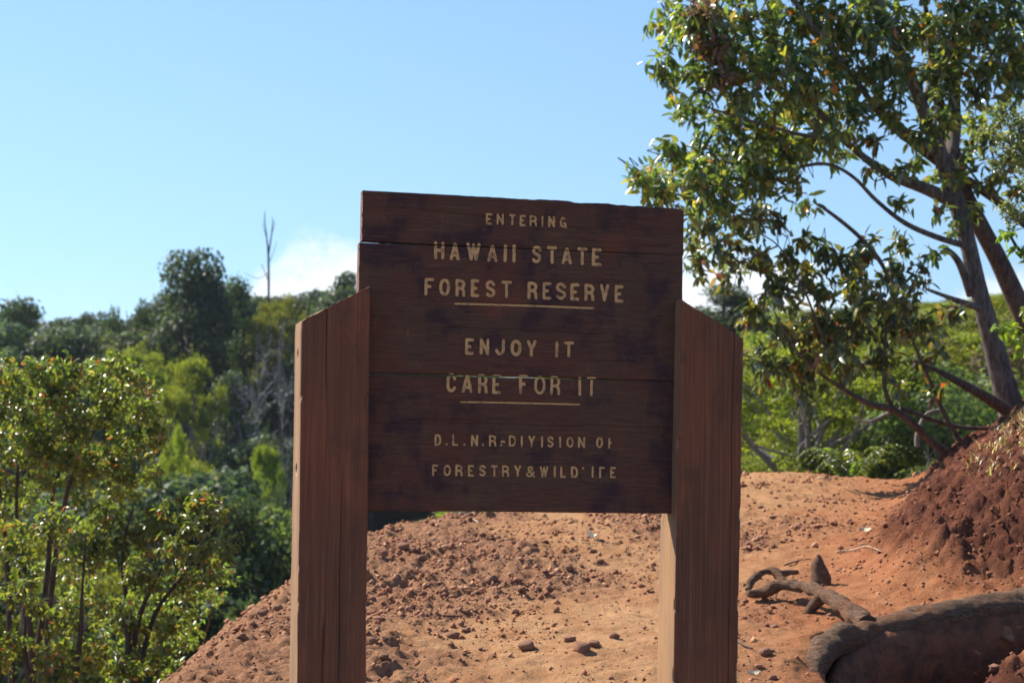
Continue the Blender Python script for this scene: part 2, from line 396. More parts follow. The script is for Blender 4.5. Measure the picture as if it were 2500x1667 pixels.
Fq = np.stack([idx[:-1, :-1], idx[:-1, 1:], idx[1:, 1:], idx[1:, :-1]], -1).reshape(-1, 4)
jx = (fbm(X * 20, Y * 20, 3., 2, 80) - .5) * .02; jy = (fbm(X * 20, Y * 20, 9., 2, 81) - .5) * .02
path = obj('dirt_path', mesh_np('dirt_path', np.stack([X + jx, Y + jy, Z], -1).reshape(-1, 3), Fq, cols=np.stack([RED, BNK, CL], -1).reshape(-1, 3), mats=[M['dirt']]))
tag(path, 'eroded red dirt ridge and cut bank behind the sign', kind='structure')
def ground_z(x, y):
    i = int(np.clip(np.searchsorted(gx, x) - 1, 0, nx - 2)); j = int(np.clip(np.searchsorted(gy, y) - 1, 0, ny - 2))
    u = (x - gx[i]) / (gx[i + 1] - gx[i]); v = (y - gy[j]) / (gy[j + 1] - gy[j])
    if not (-.01 <= u <= 1.01 and -.01 <= v <= 1.01): return float(terrain(np.array([x]), np.array([y]))[0][0])
    return float((Z[j, i] * (1 - u) + Z[j, i + 1] * u) * (1 - v) + (Z[j + 1, i] * (1 - u) + Z[j + 1, i + 1] * u) * v)
# the land around: one sheet out to the horizon
fx = np.concatenate([-np.geomspace(3000, 40, 40), np.linspace(-38, 38, 90), np.geomspace(40, 3000, 40)])
fy = np.concatenate([-np.geomspace(3000, 12, 30), np.linspace(-10, 90, 120), np.geomspace(93, 4500, 45)])
XX, YY = np.meshgrid(fx, fy); ZZ = terrain(XX, YY)[0]
ZZ = ZZ + (fbm(XX * .5, YY * .5, 0, 3, 90) - .5) * .6 * sstep(18, 30, np.hypot(XX, YY))
ZZ = ZZ - 1.1 * sstep(-8.2, -6.0, XX) * (1 - sstep(8, 10.2, XX)) * sstep(-6.2, -4, YY) * (1 - sstep(17, 19.2, YY))
n2_, n1_ = XX.shape; id2 = np.arange(n1_ * n2_).reshape(n2_, n1_)
gnd = obj('ground', mesh_np('ground', np.stack([XX, YY, ZZ], -1).reshape(-1, 3), np.stack([id2[:-1, :-1], id2[:-1, 1:], id2[1:, 1:], id2[1:, :-1]], -1).reshape(-1, 4), mats=[M['far']]))
tag(gnd, 'overgrown valley and hillside ground around the dirt ridge', kind='structure')

# ------------------------------------------------------------------ the sign
S_POS = Vector((-.3604, 4.5563, -.41769 + EYE))
def s_rot():
    a, b, c = .23338, -.05925, .03046
    return Matrix.Rotation(a, 4, 'Z') @ Matrix.Rotation(b, 4, 'X') @ Matrix.Rotation(c, 4, 'Y')
sign = empty('forest_reserve_sign'); sign.matrix_world = Matrix.Translation(S_POS) @ s_rot()
tag(sign, 'brown wooden forest reserve sign of routed boards held between two slant-topped posts', 'sign')
GAP, WL, WR, HB = .80983, .16948, .17363, .80134
REC, BT = .045, .040

def arc(cx, cz, rx, rz, a0, a1, n=12):
    a = np.radians(np.linspace(a0, a1, n)); return [(cx + rx * math.cos(t), cz + rz * math.sin(t)) for t in a]
SCURVE = [(.98, .80)] + arc(.5, .745, .46, .255, 35, 215, 12) + [(.5, .50)] + arc(.5, .255, .48, .255, 35, -150, 12)
GL = {
 'E': [[(0, 0), (0, 1)], [(0, 1), (1, 1)], [(0, .5), (.62, .5)], [(0, 0), (1, 0)]],
 'N': [[(0, 0), (0, 1)], [(0, 1), (1, 0)], [(1, 0), (1, 1)]],
 'T': [[(.5, 0), (.5, 1)], [(0, 1), (1, 1)]],
 'R': [[(0, 0), (0, 1)], [(0, 1), (.5, 1)] + arc(.5, .74, .48, .26, 85, -85, 9) + [(.5, .48), (0, .48)], [(.5, .48), (.86, .40), (.98, .22), (1, 0)]],
 'I': [[(.5, 0), (.5, 1)]],
 'G': [arc(.5, .5, .5, .5, 48, 300, 18) + [(.92, .12), (.95, .42), (.6, .42)], [(.92, .2), (1.05, -.02)]],
 'H': [[(0, 0), (0, 1)], [(1, 0), (1, 1)], [(0, .5), (1, .5)]],
 'A': [[(0, 0), (.5, 1), (1, 0)], [(.18, .24), (.82, .24)]],
 'W': [[(0, 1), (.28, 0)], [(.28, 0), (.5, .95)], [(.5, .95), (.72, 0)], [(.72, 0), (1, 1)]],
 'S': [SCURVE],
 'F': [[(0, 0), (0, 1)], [(0, 1), (1, 1)], [(0, .52), (.6, .52)]],
 'O': [arc(.5, .62, .5, .38, 0, 180, 10) + arc(.5, .38, .5, .38, 180, 360, 10) + [(1, .62)]],
 'V': [[(0, 1), (.5, 0)], [(1, 1), (.5, 0)]],
 'v': [[(0, 1), (.5, .4), (.5, 0)], [(1, 1), (.5, .4)]],
 'J': [[(1, 1), (1, .35)] + arc(.5, .35, .5, .35, -10, -165, 9)],
 'Y': [[(0, 1), (.5, .45), (.5, 0)], [(1, 1), (.5, .45)]],
 'C': [arc(.5, .62, .5, .38, 20, 180, 9) + arc(.5, .38, .5, .38, 180, 335, 9)],
 'D': [[(0, 0), (0, 1)], [(0, 1), (.5, 1)] + arc(.5, .6, .5, .4, 85, 0, 6) + arc(.5, .4, .5, .4, 0, -85, 6) + [(.5, 0), (0, 0)]],
 'L': [[(0, 1), (0, 0)], [(0, 0), (1, 0)]],
 '.': [[(.4, 0), (.6, .03)]], '-': [[(0, .42), (.5, .46), (1, .42)]],
 'f': [[(0, 0), (0, .92)], [(0, .5), (1, .56)]], 'g': [[(0, 0), (0, 1)], [(0, 1), (1, 1)]], 'l': [[(.3, .86), (.7, .92)]],
 '&': [[(1.0, -.02), (.28, .66)] + arc(.5, .80, .27, .19, 195, -30, 9) + [(.6, .56), (.2, .38)] + arc(.36, .21, .33, .21, 130, 330, 9) + [(.95, .42)]],
}
ROWS = [
 (5.4, 'ENTERING', 730, 759, [(301, 318), (329, 348), (361, 378), (389, 405), (416, 436), (447, 452), (465, 483), (496, 515)]),
 (8.2, 'HAWAIISTATE', 635, 681, [(168, 195), (209, 235), (252, 289), (306, 333), (349, 357), (372, 381), (422, 448), (463, 490), (502, 530), (544, 571), (583, 609)]),
 (8.2, 'FORESTRESERVE', 543, 588, [(145, 170), (183, 211), (225, 251), (265, 287), (303, 330), (344, 372), (413, 440), (452, 476), (487, 516), (527, 551), (564, 591), (606, 631), (646, 670)]),
 (8.2, 'ENJOYIT', 396, 438, [(252, 275), (290, 315), (330, 356), (371, 399), (413, 439), (488, 497), (511, 538)]),
 (7.6, 'CAREFORIT', 299, 348, [(206, 232), (245, 273), (288, 313), (324, 348), (395, 419), (434, 464), (476, 503), (550, 559), (573, 599)]),
 (5.2, 'D.L.N.R.-DIvISIONOf', 165, 194, [(178, 195), (207, 212), (224, 240), (253, 258), (272, 290), (300, 306), (319, 338), (348, 353), (349, 361), (371, 390), (402, 407), (421, 439), (454, 460), (471, 489), (503, 508), (522, 541), (552, 571), (601, 619), (633, 643)]),
 (5.2, 'FORESTRY&WILDlIgE', 89, 118, [(173, 189), (202, 221), (233, 252), (265, 281), (294, 313), (325, 343), (354, 373), (386, 404), (415, 440), (452, 475), (489, 494), (507, 522), (535, 554), (564, 569), (590, 595), (610, 626), (639, 655)]),
]
letters = []          # (stroke half width, [polyline in metres])
lr = np.random.default_rng(5)
for sw, txt, z0, z1, xs in ROWS:
    h = sw / 2
    for ch, (a, b) in zip(txt, xs):
        dz = lr.normal(0, .5); dx = lr.normal(0, .3); sk = lr.normal(0, .012)
        ax, bx, az_, bz = a + h, b - h, z0 + h, z1 - h
        if bx <= ax: ax = bx = (a + b) / 2
        st = [[((ax + u * (bx - ax) + dx + sk * v * (bz - az_)) / 1000, (az_ + v * (bz - az_) + dz) / 1000) for u, v in s] for s in GL[ch]]
        letters.append((h * lr.uniform(.92, 1.06) / 1000, st))
rules = [(.0024, [[(.2245, .5243), (.400, .5256), (.5893, .5253)]]), (.0021, [[(.2442, .2757), (.40, .2766), (.5549, .2764)]])]

def b1_bot(x): return np.interp(x, [-.03, .3, .83], [.6738, .6730, .6722])
def b2_top(x): return np.interp(x, [-.03, .3, .83], [.6690, .6706, .6715])
def b2_bot(x): return np.interp(x, [-.03, .05, .45, .62, .83], [.3436, .3446, .3448, .3432, .3428])
def b3_top(x): return np.interp(x, [-.03, .05, .38, .40, .42, .62, .83], [.3390, .3396, .3390, .3414, .3398, .3408, .3416])
def b1_top(x):
    z = np.interp(x, [-.025, .2, .40, .52, .535, .57, .60, .68, .80, .818, .832], [.8015, .8008, .7995, .7998, .7962, .7972, .7984, .7960, .7958, .7935, .7890])
    return z + (fbm(x * 45, x * 0, 0, 3, 3) - .5) * .0035 * sstep(.1, .4, x)
CRACKS = [  # on the boards, x/z in metres
    [(0, .221), (.12, .2195), (.26, .224), (.40, .222)], [(.10, .229), (.30, .233), (.42, .236)], [(.42, .219), (.60, .224), (.80, .221)], [(.20, .466), (.42, .462), (.62, .458)],
    [(.60, .392), (.70, .389), (.78, .391)], [(.04, .764), (.2, .757), (.33, .748)], [(.42, .74), (.55, .731), (.66, .737)], [(.55, .702), (.68, .693), (.79, .694)], [(.30, .18), (.45, .177), (.60, .184)],
    [(.553, .118), (.558, .100), (.562, .082), (.583, .070), (.603, .073), (.611, .088)]]
def board_mesh(name, xa, xb, fbot, ftop, res=.0021, seed=0):
    hh = float(np.mean(ftop(np.linspace(xa, xb, 20)) - fbot(np.linspace(xa, xb, 20))))
    e = [0, .0012, .003]
    ux = np.concatenate([np.array(e), np.linspace(.005, xb - xa - .005, int((xb - xa) / res)), (xb - xa) - np.array(e[::-1])]) + xa
    uz = np.concatenate([np.array(e) / hh, np.linspace(.005 / hh, 1 - .005 / hh, int(hh / res)), 1 - np.array(e[::-1]) / hh])
    Xb, U = np.meshgrid(ux, uz)
    zb_, zt_ = fbot(Xb), ftop(Xb); Zb = zb_ + U * (zt_ - zb_)
    y = np.zeros_like(Xb)
    for hw, st in letters + rules:                       # routed grooves
        P = np.array([p for s in st for p in s]); m = hw + .004
        x0, x1, z0, z1 = P[:, 0].min() - m, P[:, 0].max() + m, P[:, 1].min() - m, P[:, 1].max() + m
        if z1 < Zb.min() or z0 > Zb.max(): continue
        ii = np.where((ux >= x0) & (ux <= x1))[0]; 
        if len(ii) == 0: continue
        rows = np.where((Zb[:, ii].min(1) <= z1) & (Zb[:, ii].max(1) >= z0))[0]
        if len(rows) == 0: continue
        sl = np.ix_(rows, ii); dd = np.full(Xb[sl].shape, 1e9)
        for s in st: dd = np.minimum(dd, segdist(Xb[sl], Zb[sl], s))
        y[sl] = np.maximum(y[sl], .0034 * (1 - sstep(hw - .0002, hw + .0020, dd)))
    for c in CRACKS:
        dd = segdist(Xb, Zb + (fbm(Xb * 60, Zb * 60, 0, 2, 9) - .5) * .004, c); y = np.maximum(y, .0035 * (1 - sstep(.0004, .0016, dd)))
    y = y + (fbm(Xb * 14, Zb * 260, 0, 3, 12 + seed) - .5) * .0009 + (fbm(Xb * 9, Zb * 9, 0, 3, 14 + seed) - .5) * .0022
    ex = np.minimum(Xb - xa, xb - Xb); ez = np.minimum(Zb - zb_, zt_ - Zb); ed = np.minimum(ex, ez)
    y = y + .0022 * (1 - sstep(0, .0032, ed + (fbm(Xb * 70, Zb * 70, 0, 2, 15) - .5) * .002))
    nz, nx_ = Xb.shape; id_ = np.arange(nz * nx_).reshape(nz, nx_)
    V = [np.stack([Xb, y + REC, Zb], -1).reshape(-1, 3)]
    F = [np.stack([id_[:-1, :-1], id_[:-1, 1:], id_[1:, 1:], id_[1:, :-1]], -1).reshape(-1, 4)]
    ring = np.concatenate([id_[0, :-1], id_[:-1, -1], id_[-1, :0:-1], id_[:0:-1, 0]])
    base = V[0][ring]; n0 = len(V[0]); k = len(ring); mi = [np.zeros(len(F[0]))]
    prev = ring
    for lv, dep in enumerate((.002, .012, .024, .037, BT)):
        q = base.copy(); q[:, 1] = REC + dep
        nz_ = (fbm(q[:, 0] * 50, q[:, 2] * 50, dep * 90, 2, 16) - .5) * .0016
        cx, cz = (xa + xb) / 2, (Zb.min() + Zb.max()) / 2
        q[:, 0] += np.where(np.abs(q[:, 0] - cx) > (xb - xa) / 2 - .001, np.sign(q[:, 0] - cx) * nz_, 0); q[:, 2] += np.where(np.abs(q[:, 0] - cx) < (xb - xa) / 2 - .004, np.sign(q[:, 2] - cz) * nz_ * .6, 0)
        if lv == 4: q[:, 0] = cx + (q[:, 0] - cx) * .997; q[:, 2] = cz + (q[:, 2] - cz) * .99
        V.append(q); cur = np.arange(n0, n0 + k); n0 += k
        f = np.stack([prev, cur, np.roll(cur, -1), np.roll(prev, -1)], -1); F.append(f)
        mi.append(np.where((np.abs(base[:, 0] - cx) > (xb - xa) / 2 - .001), 1, 0)); prev = cur
    V.append(np.array([[cx, REC + BT, cz]])); F.append(np.stack([np.full(k, n0), np.roll(prev, -1), prev], -1)); mi.append(np.zeros(k))
    return mesh_np(name, np.concatenate(V), F, mats=[M['board'], M['end']], mi=np.concatenate(mi))
boards = []
for xa, xb, fb, ft, s_, lab in ((-.017, GAP + .0215, b1_bot, b1_top, 1, 'top board with chipped upper edge and the word ENTERING'), (-.0225, GAP + .0195, b2_bot, b2_top, 2, 'middle board with most of the large lettering'),
                           (-.021, GAP + .0195, lambda x: 0 * x + (fbm(x * 12, x * 0, 0, 2, 4) - .5) * .0015, b3_top, 3, 'bottom board with the small lettering')):
    b = obj('board', board_mesh('board', xa, xb, fb, ft, seed=s_), sign); b['label'] = lab; boards.append(b)

def ribbon(bm, pts, hw, depth, seed):
    P = np.array(pts, float); seg = np.hypot(*np.diff(P, axis=0).T); L = np.concatenate([[0], np.cumsum(seg)])
    n = max(5, int(L[-1] / .0022)); t = np.linspace(0, L[-1], n)
    # round the ends
    Q = np.stack([np.interp(t, L, P[:, 0]), np.interp(t, L, P[:, 1])], -1)
    if n > 8:
        Q[1:-1] = .5 * Q[1:-1] + .25 * (Q[:-2] + Q[2:])
    T = np.gradient(Q, axis=0); T /= np.linalg.norm(T, axis=1)[:, None] + 1e-9; Nn = np.stack([-T[:, 1], T[:, 0]], -1)
    w = np.full(n, hw)
    Q = np.concatenate([[Q[0] - T[0] * hw * .92], [Q[0] - T[0] * hw * .6], Q, [Q[-1] + T[-1] * hw * .6], [Q[-1] + T[-1] * hw * .92]])
    Nn = np.concatenate([Nn[:1], Nn[:1], Nn, Nn[-1:], Nn[-1:]]); w = np.concatenate([[hw * .4, hw * .82], w, [hw * .82, hw * .4]])
    ja = 1 + (fbm(Q[:, 0] * 260, Q[:, 1] * 260, seed * 3.1, 2, 4) - .5) * .34; jb = 1 + (fbm(Q[:, 0] * 260, Q[:, 1] * 260, seed * 3.1 + 50, 2, 4) - .5) * .34
    A = Q + Nn * (w * ja)[:, None]; B = Q - Nn * (w * jb)[:, None]
    va = [bm.verts.new((a[0], depth, a[1])) for a in A]; vb = [bm.verts.new((b_[0], depth, b_[1])) for b_ in B]
    for i in range(len(Q) - 1): bm.faces.new((va[i], vb[i], vb[i + 1], va[i + 1]))
def cut(bm, f_lo, f_hi):
    """remove the strip that would bridge the open joint between two boards"""
    xs = [v.co.x for v in bm.verts]; xm = (min(xs) + max(xs)) / 2
    lo, hi = float(f_lo(np.array(xm))), float(f_hi(np.array(xm)))
    zs = [v.co.z for v in bm.verts]
    if min(zs) < lo and max(zs) > hi:
        for z in (lo, hi): bmesh.ops.bisect_plane(bm, geom=bm.verts[:] + bm.edges[:] + bm.faces[:], plane_co=(0, 0, z), plane_no=(0, 0, 1))
        bmesh.ops.delete(bm, geom=[f for f in bm.faces if lo < f.calc_center_median().z < hi], context='FACES')
def finish(bm, name, parent):
    bmesh.ops.recalc_face_normals(bm, faces=bm.faces)
    me = bpy.data.meshes.new(name); bm.to_mesh(me); bm.free(); me.materials.append(M['paint'])
    return obj(name, me, parent)
for i, (hw, st) in enumerate(letters + rules):
    bm = bmesh.new()
    for j, s in enumerate(st): ribbon(bm, s, hw, REC + .0016 + .00018 * j, i * 7 + j)
    zmid = np.mean([p[1] for s in st for p in s])
    cut(bm, b2_top, b1_bot); cut(bm, b3_top, b2_bot)
    finish(bm, 'letter' if i < len(letters) else 'underline', boards[0] if zmid > .675 else boards[1] if zmid > .345 else boards[2])

def post_mesh(name, w, D, zin, zout, mirror, lean, cracks, holes, seed):
    """local x 0..w from the inner edge outwards is flipped by mirror; grain along z"""
    zb = -1.25
    xs = np.unique(np.concatenate([[0, .002, .005], np.linspace(.01, w - .01, 34), [w - .005, w - .002, w]] + [[c + e for e in (-.004, -.0018, 0, .0018, .004)] for c in cracks]))
    xs = xs[(xs >= 0) & (xs <= w)]
    ysd = np.array([.003, .008] + list(np.linspace(.016, D - .016, 16)) + [D - .008, D - .003])
    loop = [(x, 0.) for x in xs] + [(w, y) for y in ysd] + [(x, D) for x in np.linspace(w, 0, 12)] + [(0., y) for y in ysd[::-1]]
    loop = np.array(loop); k = len(loop)
    rows = np.concatenate([np.linspace(0, .2, 12, endpoint=False), np.linspace(.2, .985, 300), [.99, .994, .997, .9985, 1.]])
    Vs = []
    for t in rows:
        lx, ly = loop[:, 0].copy(), loop[:, 1].copy()
        ztop = zin + (zout - zin) * lx / w + (fbm(lx * 60, ly * 60, 0, 3, seed) - .5) * .006
        z = zb + t * (ztop - zb)
        # rounded arrises
        cxn, cyn = lx - w / 2, ly - D / 2; ex = w / 2 - np.abs(cxn); ey = D / 2 - np.abs(cyn); r = .004
        kx = np.clip(r - ex, 0, r); ky = np.clip(r - ey, 0, r); ov = np.maximum(np.hypot(kx, ky) - r, 0)
        sh = ov / (np.hypot(kx, ky) + 1e-9)
        cxn = cxn - np.sign(cxn) * kx * sh; cyn = cyn - np.sign(cyn) * ky * sh
        edge = (ex < .004) & (ey < .004)
        nck = np.where((ex + ey) < .008, (sstep(.62, .8, fbm(z * 22, lx * 3 + ly * 5, 0, 3, seed + 1))) * .005, 0)
        cxn -= np.sign(cxn) * nck; cyn -= np.sign(cyn) * nck
        g = (fbm(lx * 260, z * 3, ly * 260, 3, seed + 2) - .5) * .0016 + (fbm(lx * 8, z * 5, ly * 8, 3, seed + 3) - .5) * .004
        front = ly < .0005; back = ly > D - .0005
        cyn = np.where(front, cyn + g, np.where(back, cyn - g, cyn)); cxn = np.where(~front & ~back, cxn - np.sign(cxn) * g, cxn)
        for ci, c in enumerate(cracks):
            cc = c + (fbm(z * 4, z * 0 + ci, 0, 3, seed + 4) - .5) * .006
            on = sstep(.46, .55, fbm(z * 1.7 + ci * 3.3, z * 0, 0, 2, seed + 5) + (.12 if ci == 0 else -.02))
            cyn = np.where(front & (np.abs(lx - c) < .0012), cyn + .009 * on, cyn)
            cxn = np.where(front & (np.abs(lx - c) < .003), cxn + (cc - c), cxn)
        top = sstep(.985, 1., t); cxn *= 1 - .012 * top; cyn *= 1 - .012 * top
        for (hz, hy) in holes:
            on = (lx > w - .0005)
            r_ = np.hypot((z - hz) / .013, (ly - hy) / .013)
            cxn = np.where(on & (r_ < 1), cxn - .03, cxn)
        px = cxn + w / 2
        Vs.append(np.stack([(-px if mirror else GAP + px) + lean * (z - .5), cyn + D / 2, z], -1))
    V = np.concatenate(Vs); m = len(rows)
    i, j = np.meshgrid(np.arange(m - 1), np.arange(k), indexing='ij'); j2 = (j + 1) % k
    q = np.stack([i * k + j, i * k + j2, (i + 1) * k + j2, (i + 1) * k + j], -1).reshape(-1, 4)
    n0 = len(V)
    # slanted top: a grid of its own, welded ring to centre
    c0 = Vs[-1].mean(0); rings = [c0 + (Vs[-1] - c0) * s for s in (.9, .6, .3)]
    for r_ in rings: r_[:, 2] += (fbm(r_[:, 0] * 90, r_[:, 1] * 90, 0, 3, seed + 6) - .5) * .004
    V = np.concatenate([V] + rings + [c0[None]])
    tq = []; prev = (m - 1) * k + np.arange(k)
    for s in range(3):
        cur = n0 + s * k + np.arange(k); tq.append(np.stack([prev, np.roll(prev, -1), np.roll(cur, -1), cur], -1)); prev = cur
    tt = np.stack([prev, np.roll(prev, -1), np.full(k, n0 + 3 * k)], -1)
    F = [q] + tq + [tt]
    if mirror: F = [f[:, ::-1] for f in F]
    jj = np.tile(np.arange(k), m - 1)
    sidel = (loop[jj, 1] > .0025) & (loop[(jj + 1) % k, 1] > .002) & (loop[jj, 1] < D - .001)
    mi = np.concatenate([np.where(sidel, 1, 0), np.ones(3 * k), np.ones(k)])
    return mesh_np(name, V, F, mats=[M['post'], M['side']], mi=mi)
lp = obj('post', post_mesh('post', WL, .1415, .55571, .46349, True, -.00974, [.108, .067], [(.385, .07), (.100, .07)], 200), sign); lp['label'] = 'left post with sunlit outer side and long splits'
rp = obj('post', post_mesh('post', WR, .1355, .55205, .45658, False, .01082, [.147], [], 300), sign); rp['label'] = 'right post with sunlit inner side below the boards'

# ------------------------------------------------------------------ exposed root, stump, litter
root = empty('exposed_root', at(2040, 1550, 7.2))
def local(pts, o): return [np.array(p) - np.array(o.location) for p in pts]
tb = TB()
tb.tube(local([at(2720, 1438, 7.62), at(2560, 1468, 7.50), at(2400, 1494, 7.40), at(2250, 1518, 7.31), at(2130, 1548, 7.22), at(2050, 1566, 7.03), at(2006, 1592, 6.86), at(1987, 1640, 6.72), at(1983, 1700, 6.62), at(1986, 1770, 6.56), at(1990, 1860, 6.54)], root),
        [.066, .067, .068, .066, .064, .058, .050, .043, .040, .038, .036], 28, .34, 3, sub=14, nf=13)
mr = obj('main_root', tb.mesh('main_root', [M['root']]), root)
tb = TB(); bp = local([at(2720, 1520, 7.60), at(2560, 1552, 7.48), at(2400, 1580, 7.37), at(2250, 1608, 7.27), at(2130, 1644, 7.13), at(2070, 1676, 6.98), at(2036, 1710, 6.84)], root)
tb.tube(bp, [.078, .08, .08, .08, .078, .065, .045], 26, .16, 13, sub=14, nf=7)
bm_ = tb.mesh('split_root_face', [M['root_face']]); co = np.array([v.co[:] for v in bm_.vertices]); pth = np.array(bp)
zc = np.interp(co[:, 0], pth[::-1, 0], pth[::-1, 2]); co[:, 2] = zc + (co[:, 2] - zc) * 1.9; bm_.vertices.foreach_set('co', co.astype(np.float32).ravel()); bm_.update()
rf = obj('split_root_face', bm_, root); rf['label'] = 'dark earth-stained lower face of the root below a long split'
tb = TB()
tb.tube(local([at(2120, 1528, 7.22), at(2075, 1492, 7.36), at(2015, 1452, 7.60), at(1950, 1428, 7.80), at(1900, 1428, 7.86), at(1862, 1444, 7.86), at(1826, 1446, 7.84)], root), [.046, .036, .027, .025, .025, .024, .015], 18, .55, 5, sub=12, nf=20)
tb.tube(local([at(1915, 1426, 7.87), at(1893, 1396, 7.94), at(1865, 1394, 7.95), at(1838, 1414, 7.92), at(1826, 1440, 7.86)], root), [.023, .020, .015, .014, .016], 14, .6, 6, sub=10, nf=24)
tb.tube(local([at(1895, 1402, 7.93), at(1920, 1398, 7.97), at(1948, 1396, 8.0)], root), [.022, .016, .009], 10, .3, 8, sub=4, nf=18)
tb.tube(local([at(2010, 1450, 7.62), at(1985, 1478, 7.62), at(1965, 1505, 7.6)], root), [.03, .024, .02], 10, .3, 8, sub=4, nf=14)
obj('forked_branch_root', tb.mesh('forked_branch_root', [M['root']]), root)
tag(root, 'thick grey-brown exposed tree root with a forked snag, arching over the cut step', 'root')
sp = at(1999, 1424, 8.3); sp[2] = ground_z(sp[0], sp[1])
st = empty('root_stump', sp); tb = TB()
tb.tube([(0, 0, -.06), (.004, 0, .03), (-.004, .004, .08), (.0, 0, .118), (-.006, 0, .135)], [.055, .047, .032, .017, .007], 12, .35, 9, sub=4, nf=22)
obj('stump', tb.mesh('stump', [M['root']]), st); tag(st, 'short pointed dark root stump standing behind the forked root', 'stump')

def leaf_litter(px, py, L, Wd, rz, curl, lab, d=None):
    # on the ground where the sight line meets it
    d = 5.5
    while d < 14:
        p = at(px, py, d)
        if p[2] <= ground_z(p[0], p[1]): break
        d += .02
    p = at(px, py, d); n = 9; t = np.linspace(0, 1, n); w = Wd * np.sin(np.pi * np.clip(t * .96 + .02, 0, 1)) ** .8
    xs = (t - .5) * L; z = curl * (4 * (t - .5) ** 2) + .012
    V = np.concatenate([np.stack([xs, -w, z + .006], -1), np.stack([xs, 0 * w, z], -1), np.stack([xs, w, z + .010], -1)])
    V = np.concatenate([V, V - [0, 0, .0016]])
    F = []
    for b, fl in ((0, 0), (3 * n, 1)):
        for r_ in (0, 1):
            i = np.arange(n - 1); f = np.stack([b + r_ * n + i, b + r_ * n + i + 1, b + (r_ + 1) * n + i + 1, b + (r_ + 1) * n + i], -1); F.append(f[:, ::-1] if fl else f)
    o = obj('dry_leaf', mesh_np('dry_leaf', V, F, mats=[M['deadleaf']]), loc=(p[0], p[1], ground_z(p[0], p[1]))); o.rotation_euler = (random.uniform(-.1, .1) + .25, random.uniform(-.15, .15), rz)
    tag(o, lab, 'leaf', 'dry leaves on the dirt'); return o
leaf_litter(1450, 1318, .080, .022, -.5, .035, 'pale curled dry leaf seen under the sign between the posts')
leaf_litter(2113, 1304, .062, .018, -.2, .006, 'flat pale yellow leaf on the dirt at the foot of the bank')
leaf_litter(1955, 1152, .055, .016, .1, .008, 'small white leaf on the far crest right of the sign')
leaf_litter(1840, 1655, .05, .012, .3, .006, 'thin pale leaf at the foot of the right post')
def hit(px, py):
    d = 5.5
    while d < 14:
        p = at(px, py, d)
        if p[2] <= ground_z(p[0], p[1]): return p
        d += .02
    return at(px, py, 12)
def twig(pxs, r, mat, lab):
    P = [hit(*q) for q in pxs]; P = [np.array([p[0], p[1], ground_z(p[0], p[1]) + r + .002]) for p in P]
    o = empty('twig', P[0]); tb = TB(); tb.tube([p - P[0] for p in P], [r, r * .9] + [r * .6] * (len(P) - 2), 6, .2, 2, sub=3)
    obj('stem', tb.mesh('stem', [mat]), o); tag(o, lab, 'twig', 'twigs lying on the dirt')
twig([(2042, 1352), (2080, 1345), (2108, 1340), (2125, 1339), (2152, 1350)], .004, M['twig'], 'pale forked twig below the flat leaf at the foot of the bank')
twig([(1915, 1383), (1945, 1374), (1980, 1367)], .004, M['dtwig'], 'thin dark twig behind the forked root')
twig([(1800, 1568), (1818, 1580), (1838, 1590)], .005, M['dtwig'], 'short dark twig beside the right post')
twig([(1995, 1152), (2025, 1156), (2050, 1164)], .005, M['twig'], 'pale twig on the far crest near the small white leaf')
twig([(1080, 1508), (1120, 1510), (1165, 1492)], .004, M['dtwig'], 'thin dark twig among the lumps between the posts')
twig([(1145, 1264), (1165, 1275), (1180, 1285)], .003, M['twig'], 'tiny pale twig near the crest under the sign')

# ------------------------------------------------------------------ clods and gravel
def ico(sub):
    bm = bmesh.new(); bmesh.ops.create_icosphere(bm, subdivisions=sub, radius=1); bm.verts.ensure_lookup_table()
    V = np.array([v.co[:] for v in bm.verts]); F = np.array([[v.index for v in f.verts] for f in bm.faces]); bm.free(); return V, F
IV2, IF2 = ico(2)
def rough(V, seed, amp, f=1.3):
    n = V / np.linalg.norm(V, axis=1)[:, None]
    r = 1 + amp * (fbm(n[:, 0] * f + seed * 5.1, n[:, 1] * f, n[:, 2] * f, 4, seed, .6) * 2 - 1); return V * r[:, None]
def gz_many(xs, ys):
    i = np.clip(np.searchsorted(gx, xs) - 1, 0, nx - 2); j = np.clip(np.searchsorted(gy, ys) - 1, 0, ny - 2)
    u = (xs - gx[i]) / (gx[i + 1] - gx[i]); v = (ys - gy[j]) / (gy[j + 1] - gy[j])
    return (Z[j, i] * (1 - u) + Z[j, i + 1] * u) * (1 - v) + (Z[j + 1, i] * (1 - u) + Z[j + 1, i + 1] * u) * v
